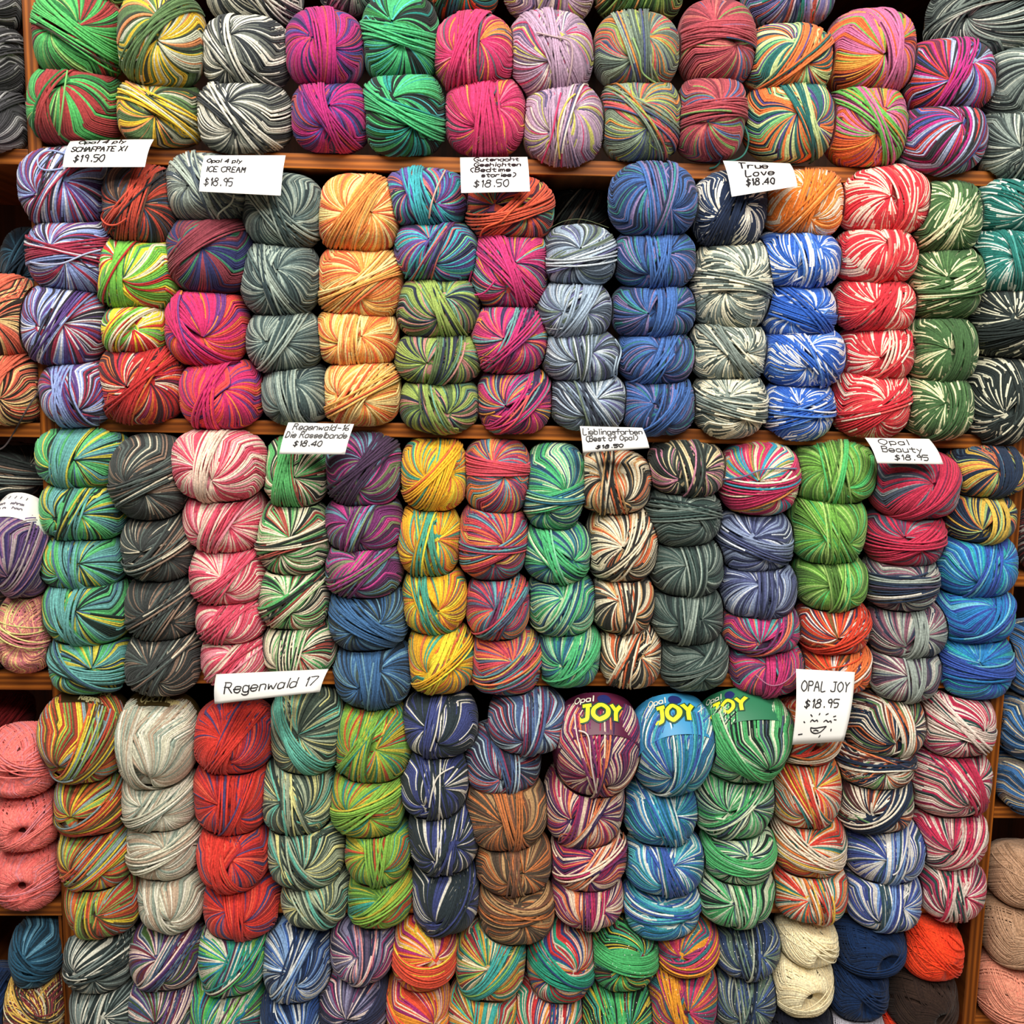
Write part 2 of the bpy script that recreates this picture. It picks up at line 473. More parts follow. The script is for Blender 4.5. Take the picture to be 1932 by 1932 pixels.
# ------------------------------------------------------------------ colourways: description, [(colour, share, run length in metres)]
PAL = {
 'greenred': ('bright green and brick red', [('53b560', 4, 1.2), ('2f7d43', 2, .8), ('a53c3c', 3, 1.1), ('9ccb74', 1, .3), ('3a3a2c', .8, .3)]),
 'yelgrn': ('sage green, cream and yolk yellow', [('c8cbb2', 3, 1.1), ('5f7f50', 3, 1.), ('f2c636', 2.6, .9), ('e9945c', 1.3, .6), ('3f4a3a', 1.8, .5)]),
 'greywhite': ('dark grey and off-white striped', [('dcdacb', 3.4, .32), ('6a7068', 2.4, .3), ('30363a', 3, .35)]),
 'magblue': ('magenta and blue-violet', [('bd2c7a', 4, 1.1), ('4a4790', 2, .6), ('762d74', 2, .7), ('b0464c', 1, .4), ('2e2c58', 1.2, .5)]),
 'grnblk': ('emerald green and black', [('4ab878', 4, .9), ('2b9a8e', 1.6, .5), ('4fbcbc', .8, .3), ('1f2b28', 3.4, .6), ('2c7a3e', 1.5, .6)]),
 'pinkred': ('raspberry pink with thin orange strands', [('d6386e', 6, 1.4), ('b02c55', 2.4, .6), ('ee9a4a', .9, .25), ('55606a', 1, .3), ('e8748c', 1.2, .4)]),
 'lilac': ('dusty lilac with yellow and pink', [('b99ab4', 5, 1.), ('8f7a92', 2.2, .5), ('c8c466', 1.1, .3), ('c6406c', .8, .3), ('5c5478', 1, .35), ('e3d3c6', 1.4, .3)]),
 'greymulti': ('grey-green with orange flashes', [('8a9c86', 4, .7), ('5e6e64', 3, .6), ('e08a40', .9, .28), ('d25a5a', .7, .25), ('47507a', 1, .35), ('a6b85c', .8, .25)]),
 'dustyred': ('dusty red', [('b44c58', 5, 1.2), ('8c3c48', 2.6, .7), ('d07068', 1.5, .5), ('4d6a9a', .6, .25), ('7fa45c', .6, .25)]),
 'orgcream': ('orange, pale lime and navy striped', [('d3e6a0', 3, .8), ('ee7c40', 2.6, .8), ('2c6f6c', 2.2, .7), ('584888', 1.8, .6), ('2a2a4c', .9, .35), ('7fc07a', 1, .4)]),
 'pinkorg': ('orange, pink and apple green', [('ee6c38', 3.2, .8), ('d2709e', 3, 1.), ('6cbc56', 1.6, .5), ('6a2848', 1.5, .5), ('f2a244', 1.2, .4)]),
 'bluered': ('ice blue, red and magenta', [('b0bedd', 3, .9), ('d84a40', 1.6, .5), ('c8348a', 1.6, .5), ('4a5ca4', 1.5, .5), ('33383c', 1.9, .5), ('762c4c', 1, .4)]),
 'slate': ('slate grey and pale grey', [('8b9a92', 3, .5), ('4c5a58', 3, .5), ('cfd8c8', 1, .25), ('2a3436', 2, .5)]),
 'purpblue': ('periwinkle, plum and wine', [('8d9fd4', 3.2, .55), ('5c4484', 2.4, .5), ('a8344e', 1.7, .4), ('d8dae2', .9, .18), ('34303c', 1.8, .4)]),
 'brownred': ('dark brown with rust red', [('5c4034', 3, .6), ('c44a38', 2.3, .8), ('2a2a30', 2.2, .5), ('a88468', 1, .3), ('3c5068', 1, .3)]),
 'rasta': ('lime green, yellow and red', [('74bc48', 3, .9), ('f2de3c', 2.2, .6), ('cc3434', 2.6, .8), ('efe7c4', 1, .15), ('4a7c6c', .8, .4)]),
 'redblk': ('red and black with orange', [('cc3434', 4, .8), ('f07c3c', 1.6, .4), ('4c2830', 2, .4), ('efd8c0', .5, .1), ('9c2c5c', 1, .5)]),
 'icegrey': ('grey-green with cream strands', [('a4b2a6', 3, .5), ('4a5864', 3, .5), ('e0e0cc', 1.2, .3), ('747f78', 2, .5)]),
 'maroon': ('maroon, forest green and navy', [('8c3c48', 3, 1.), ('3e8060', 2.4, .7), ('34386c', 2.4, .7), ('5c2c40', 1, .5)]),
 'hotpink': ('hot pink, purple and tangerine', [('d62f6c', 3.8, 1.2), ('ee4c4c', 3, .9), ('743c84', 2.2, .7), ('f08438', .8, .35)]),
 'spruce': ('spruce grey and silver', [('465a5a', 3.6, .22), ('a2b2a6', 3, .2), ('738682', 2.4, .25), ('2c3c40', 1.4, .25)]),
 'orange': ('orange and cream', [('fbdc94', 3.6, .22), ('f49448', 3.6, .3), ('ee6840', 1.8, .2), ('f4b45c', 2.2, .25), ('d2b04c', .5, .15)]),
 'tealpurp': ('turquoise and purple', [('44b4be', 3.2, .7), ('6258a4', 2.4, .5), ('2c3454', 2, .4), ('d2706c', .8, .25), ('7cc88c', .7, .25), ('7c3c7c', 1, .3)]),
 'olive': ('olive green and navy', [('9cb45c', 4, .9), ('5c7448', 2, .5), ('2c3448', 2.2, .4), ('c88c84', 1, .25), ('70a48c', 1, .3)]),
 'darkmulti': ('burnt orange and dark plum', [('e05c40', 2.8, .8), ('542c3c', 2.6, .4), ('8c4c7c', 1.1, .3), ('c8b44c', .9, .35), ('5ca08c', 1, .25), ('343848', 1.3, .3)]),
 'fuchsia': ('fuchsia pink with orange and navy', [('d43a7c', 5, 1.1), ('3c3458', 1.9, .35), ('f0a444', 1.1, .28), ('74a8a8', 1.1, .25), ('8c3470', 1.6, .5), ('ee6860', 1.2, .4)]),
 'paleblue': ('pale steel blue', [('a0b4c8', 3, .45), ('5c6c7c', 2.6, .35), ('c8d4dc', 1.3, .25), ('3c4454', 1.7, .3), ('6a7a68', 1, .25), ('6c6c9c', 1, .3)]),
 'blue': ('cornflower blue', [('4670b4', 3.6, .4), ('2f4c82', 3, .35), ('3f8c8c', 1.6, .26), ('8c7cac', 1.3, .22), ('2a3450', 2.2, .28)]),
 'navywht': ('navy and white flecked', [('1f2e4a', 6.5, .045), ('ece6d6', 3.2, .015), ('2f4668', 1.5, .045)]),
 'gwfleck': ('grey and cream flecked', [('84928a', 3.4, .045), ('efe9cc', 3.6, .015), ('48544e', 2, .015)]),
 'orgfleck': ('orange and white flecked', [('f58430', 5.2, .045), ('fae6cc', 3.4, .015), ('f5aa5c', 1.4, .05)]),
 'bluefleck': ('royal blue and white flecked', [('2f62c2', 5.4, .045), ('e6eaf2', 2.6, .015), ('5c8cd8', 1.4, .05)]),
 'redfleck': ('red and cream flecked', [('e03440', 5.6, .045), ('f8d8c4', 3.1, .015), ('ee5c58', 1.4, .05)]),
 'grnfleck': ('forest green and cream flecked', [('44683e', 5.6, .045), ('e6e8b8', 2.5, .015), ('5c8450', 1.4, .05)]),
 'tealfleck': ('teal and white flecked', [('24746c', 5.2, .045), ('dcece0', 2.4, .015), ('4ca098', 1.4, .05)]),
 'blkfleck': ('black and cream flecked', [('26302f', 6.4, .045), ('e4e2c8', 2.2, .015), ('3a4644', 1.2, .05)]),
 'grnteal': ('green, teal and yellow', [('5cbc74', 3.2, .8), ('66a8a4', 3, 1.), ('20362f', 2.2, .4), ('d8cc4c', 1.2, .6), ('4a6c8c', .7, .4)]),
 'charcoal': ('charcoal with brown flecks', [('3a3f3e', 6, .5), ('54605c', 2.4, .35), ('8c7464', .9, .09), ('d0c8b0', .4, .05)]),
 'candy': ('candy pink and cream', [('e2526c', 3, .5), ('f8dcc8', 3.2, .35), ('f090a0', 2.4, .4), ('c43c50', 1, .3)]),
 'grncream': ('green, black and cream', [('28322c', 3.2, .3), ('ece2c4', 3, .22), ('5cb468', 2.3, .5), ('9cbc84', 1.1, .3), ('a84c40', .7, .2)]),
 'plum': ('plum and magenta', [('78346c', 3.4, .8), ('4a3450', 2, .5), ('cc4490', 1.6, .5), ('7c8c64', 1, .35), ('6c9cb0', .8, .22)]),
 'denim': ('denim blue and black', [('3f6a98', 3.6, .5), ('27384a', 3, .4), ('74a4bc', 1.2, .2), ('4c5c54', 1, .25)]),
 'yellow': ('golden yellow with teal and coral', [('f8b828', 4, .9), ('f4dc3c', 2.2, .6), ('e87040', 1.7, .35), ('4ca48c', 1.6, .35), ('b0704c', .8, .25)]),
 'coral': ('coral, pink and sea blue', [('d84c5c', 3.4, .6), ('f07c4c', 1.6, .35), ('64a4ac', 1.8, .3), ('8c3460', 1.6, .4), ('54607c', 1.1, .25), ('dcb45c', .6, .2)]),
 'seagrn': ('sea green and blue', [('50b878', 3, .8), ('34748c', 2.6, .5), ('7cc49c', 1.4, .35), ('cfe8b8', .8, .15), ('2c4c70', 1.5, .35)]),
 'tiger': ('black, cream and rust', [('2f2e2c', 3.2, .3), ('f0e2c4', 3, .25), ('d86c40', 1.1, .25), ('d8ac74', 1.6, .3), ('60605c', 1.4, .3)]),
 'blkpink': ('black with dusty pink', [('2c3430', 4.6, .6), ('c8849c', 1.8, .5), ('e0cca0', 1.2, .16), ('4c5850', 1.3, .3)]),
 'darkgrn': ('dark green-grey', [('3f5450', 4.6, .4), ('708078', 2.2, .2), ('2a3838', 2, .4), ('a0b0a4', .6, .12)]),
 'tropic': ('cream, crimson and turquoise', [('f8e8c8', 3, .5), ('d83c6c', 3, .7), ('3ca0bc', 1.4, .5), ('ee9c50', 1, .35), ('94ac5c', .7, .3)]),
 'dusk': ('dusky blue-violet', [('545c88', 3.8, .5), ('8c9cbc', 2.2, .25), ('343c5c', 2.4, .4), ('d0d8e4', .7, .12)]),
 'pinkteal': ('pink and turquoise', [('ce3a78', 3.2, .7), ('5cb4b4', 1.8, .35), ('743c6c', 2.2, .45), ('f07c5c', 1.2, .3), ('5c5470', 1.2, .3)]),
 'leaf': ('leaf green', [('74b048', 4, .7), ('547c38', 3, .5), ('58c870', 1.2, .5), ('a8d070', 1.2, .25)]),
 'fire': ('orange-red and white', [('e2442c', 3.8, .7), ('f07c40', 1.5, .4), ('f4e4d8', 1.2, .07), ('4c3c5c', 1.1, .2), ('7c5c34', 1, .4)]),
 'crimson': ('crimson and blue-grey', [('cc3454', 4, 1.), ('4c5468', 2.2, .5), ('8c949c', 1, .25), ('8c2c54', 1.4, .4)]),
 'mauvegrey': ('silver grey and mauve', [('9ca8a0', 3.6, .8), ('54485c', 1.9, .3), ('2c3c54', 1.5, .35), ('8c5c6c', 1.2, .2), ('d0ccc0', .9, .18)]),
 'navyyel': ('navy, mustard and orange', [('24344c', 3.6, .6), ('d8b44c', 1.6, .45), ('a4c07c', 1.4, .4), ('e07850', 1.1, .35), ('4c6c84', .9, .3)]),
 'azure': ('bright azure blue', [('2f88cc', 4, .7), ('3c5cb8', 2.6, .6), ('38b4bc', 2, .6), ('74c4d8', .7, .2)]),
 'autumn': ('brick red, yellow and olive', [('b44430', 3, .5), ('ecd03c', 2, .3), ('8cb45c', 1.8, .4), ('5c4c2c', 1.6, .3), ('8ca4a8', 1.1, .2), ('e06c38', 1.2, .3)]),
 'stone': ('pale stone grey', [('d2d0b8', 4, .4), ('9cac9c', 2.5, .35), ('c4ac94', 1.2, .25), ('eae6d2', 1.6, .25)]),
 'redpurp': ('bright red and violet', [('e03c30', 5, 1.), ('b02c34', 1.6, .4), ('54487c', 1.8, .45), ('ee5c44', 1.5, .4)]),
 'forest': ('grey-green and aqua', [('4c5c50', 3, .35), ('a8b498', 2.2, .25), ('6cc0ac', 1.2, .3), ('e0dc94', 1.1, .18), ('2f3c38', 1.8, .3)]),
 'lime': ('lime green, mustard and rust', [('8cc04c', 3.6, .8), ('c8b83c', 2, .5), ('3c9c8c', 1.5, .35), ('c85434', 1.1, .35), ('54843c', 1.3, .4)]),
 'midnight': ('midnight blue with white strands', [('2a363c', 3.6, .9), ('3f4880', 3, .8), ('e6e2d4', 1.2, .3)]),
 'berryblue': ('dusty blue, burgundy and white', [('4c6490', 3, .45), ('8c3454', 1.6, .35), ('b4ccd8', 1.5, .22), ('34384c', 1.8, .35), ('d0605c', .6, .2)]),
 'bronze': ('brown and burnt orange', [('5c4c3e', 3.6, .6), ('d07c44', 2.2, .5), ('c49c6c', 1.3, .25), ('7c5440', 1.5, .4)]),
 'joypurple': ('purple, orange and cream', [('84386c', 3.2, .5), ('f08858', 2.2, .5), ('f2d8c0', 2.2, .15), ('3c2c58', 1.6, .3), ('bc3060', 1.4, .4)]),
 'joyblue': ('sky blue, aqua and white', [('3c88c0', 3, .4), ('58bcc4', 2, .35), ('e2eee6', 1.5, .08), ('4060b0', 1.8, .35), ('24788c', 1.3, .3)]),
 'joygreen': ('mint green, white and grey', [('54b870', 3.4, .5), ('d8e6c4', 2, .2), ('4c5c74', 1.7, .3), ('1f2f2c', 1, .15), ('8cc49c', 1.6, .3)]),
 'poppy': ('scarlet, cream and teal', [('dc4438', 3.2, .6), ('f0dcc4', 1.9, .14), ('f08440', 1.4, .35), ('34807c', 1.7, .35), ('ecc04c', .6, .25)]),
 'camp': ('navy, cream, orange and green', [('24344c', 3, .5), ('efe4d0', 2, .14), ('e07c4c', 1.5, .35), ('6c945c', 1.6, .4), ('5c3434', 1.4, .25)]),
 'bluewhite': ('violet-blue and white', [('4454a0', 3.4, .6), ('e4e2dc', 1.9, .16), ('7ca0d4', 1.3, .3), ('34505c', 1.3, .4)]),
 'rose': ('rose red, white and dark green', [('cc3458', 3.2, .5), ('f0dcd0', 2.4, .12), ('2c504c', 1.9, .3), ('9c3c64', 1.3, .3), ('d8a098', .8, .15)]),
 'ash': ('ash grey and white splashed', [('7c8c88', 3, .4), ('dcdccc', 1.9, .15), ('2c3838', 2.6, .25)]),
 'wine': ('wine, purple and white', [('702c38', 2.5, .4), ('5c3c74', 2.1, .5), ('e8ccc0', 1.5, .15), ('3f5070', 1.6, .35), ('9cb0b0', .8, .3), ('4c6c38', .5, .2)]),
 'parrot': ('green, aqua, plum and white', [('4cbc64', 2.6, .5), ('34988c', 2, .5), ('5c3450', 1.7, .3), ('e4e0c8', 1.6, .14), ('8ccc54', 1.4, .35), ('2c8cbc', 1, .3)]),
 'sky': ('sky blue, navy and white', [('84a8d4', 2.8, .6), ('24385c', 2.3, .4), ('e2e6e2', 1.4, .16), ('4068b4', 1.8, .4)]),
 'mauve': ('mauve, navy and pale pink', [('8c88a8', 2.8, .5), ('2f3450', 2.4, .4), ('e8d4cc', 1.2, .13), ('a83c74', 1.2, .35), ('605470', 1.9, .4), ('ec9c9c', .6, .3)]),
 'sunset': ('orange, pink and magenta', [('f4583c', 3.4, .5), ('f89c30', 2.3, .4), ('f8ccb0', 1.3, .12), ('ac3074', 1.9, .35), ('f2cc44', .8, .25)]),
 'carnival': ('mustard, aqua, red and cream', [('ecac44', 2, .6), ('44b0a8', 2.2, .5), ('b43c40', 2, .4), ('f0dcb4', 1.8, .15), ('8cc05c', 1.3, .4), ('2c6c64', .8, .25)]),
 'circus': ('red, jade and navy', [('cc3438', 2.9, .5), ('2fa484', 2.2, .7), ('344c84', 1.9, .4), ('f0d4c0', 1.5, .14), ('ec9c40', 1.2, .4)]),
 'clover': ('green, black and yellow glittering', [('50bc70', 3.2, .6), ('44a890', 1.8, .5), ('1f2824', 1.8, .25), ('e4cc44', 1.1, .25), ('7c3438', .4, .2)]),
 'fiesta': ('teal, raspberry and amber glittering', [('3c8088', 2.6, .6), ('c83c6c', 2.6, .6), ('f4a430', 2.2, .6), ('8c3c6c', 1.3, .35), ('e4505c', 1, .35)]),
 'navygrey': ('navy and grey-green glittering', [('34486c', 3.2, .4), ('6c8474', 1.8, .25), ('24303f', 2.4, .35), ('b4bca8', .8, .12), ('4c64a0', 1, .25)]),
 'cream': ('plain cream', [('fff2c8', 1, 1), ('ffecbc', .4, 1)]),
 'navy': ('plain dark navy', [('12305c', 1, 1), ('0f2648', .5, 1)]),
 'neon': ('plain bright orange-red', [('fb4820', 1, 1), ('f03c1c', .4, 1)]),
 'brown': ('plain dark brown', [('3a2820', 1, 1), ('33221c', .5, 1)]),
 'black': ('plain blue-black', [('161a2c', 1, 1), ('10131f', .4, 1)]),
 'palelilac': ('plain pale lilac-grey', [('c4c0cc', 1, 1), ('b0acb8', .3, 1)]),
 'greygrey': ('charcoal and silver-grey', [('47454a', 3, .8), ('9c9a9c', 2, .6), ('26262a', 2, .6)]),
 'ink': ('dark ink blue', [('1c3040', 3, .6), ('34586c', 1.5, .4), ('101a24', 2, .6)]),
 'tanblk': ('coral, sand and black striped', [('e06a50', 3.4, 1.0), ('ecc484', 2.8, .35), ('2e241f', 2.6, .35), ('b07058', .8, .3)]),
 'grape': ('purple and dusty mauve striped', [('64487c', 2.8, .5), ('b0809c', 2.2, .4), ('a8989c', 1.6, .3), ('3c3468', 1.6, .4)]),
 'peach': ('peach, rose and pale yellow', [('f0a484', 3, .6), ('d87c84', 2, .5), ('e8dc8c', 1.6, .4), ('b86c74', 1, .3)]),
 'flamingo': ('plain coral pink', [('fb8078', 2.4, 1), ('ee706c', 1, .5), ('e0848c', .8, .5)]),
 'darkred': ('plain dark red', [('8c1c20', 2, 1), ('74181c', 1, 1)]),
 'tealdark': ('dark teal blue', [('24526c', 3, .6), ('14303f', 2, .5), ('5c90a8', .8, .3)]),
 'plaid': ('maroon, mustard and charcoal', [('8c3a40', 3, .5), ('e8bc5c', 2.3, .4), ('3f382c', 2, .3), ('ece2bc', .7, .15)]),
 'bluebrown': ('mid blue and taupe striped', [('4a84c4', 3, .5), ('8c8078', 1.8, .4), ('24486c', 2, .5), ('dcd4b0', .7, .15)]),
 'tan': ('plain tan', [('c8a080', 2, 1), ('b89070', 1, .6)]),
 'salmon': ('plain salmon pink', [('f0a084', 2, 1), ('e89078', 1, .6)]),
 'blackred': ('dark red and white striped', [('8c2c34', 2, .4), ('e8e0d8', 1, .2), ('28242c', 2, .4)]),
 'topmulti': ('dark green, teal and orange', [('2f7d4c', 3, .7), ('2f8c8c', 2, .5), ('d8602c', 2, .6), ('1f3430', 1.5, .4)]),
 'moss': ('moss green', [('4c7838', 3, .5), ('33502c', 2.4, .5), ('8cac54', 1, .2), ('c88448', .4, .15)]),
 'lilacblue': ('lavender, teal and rust', [('8484c4', 3, .6), ('2c8c80', 1.4, .4), ('c85c50', 1.4, .4), ('383c6c', 1.6, .4), ('c4b4c8', 1.1, .3)]),
}
SHELF_NAME = {1: 'top shelf', 2: 'second shelf', 3: 'third shelf', 4: 'fourth shelf', 5: 'lowest shelf', 6: 'left bay', 7: 'right bay'}

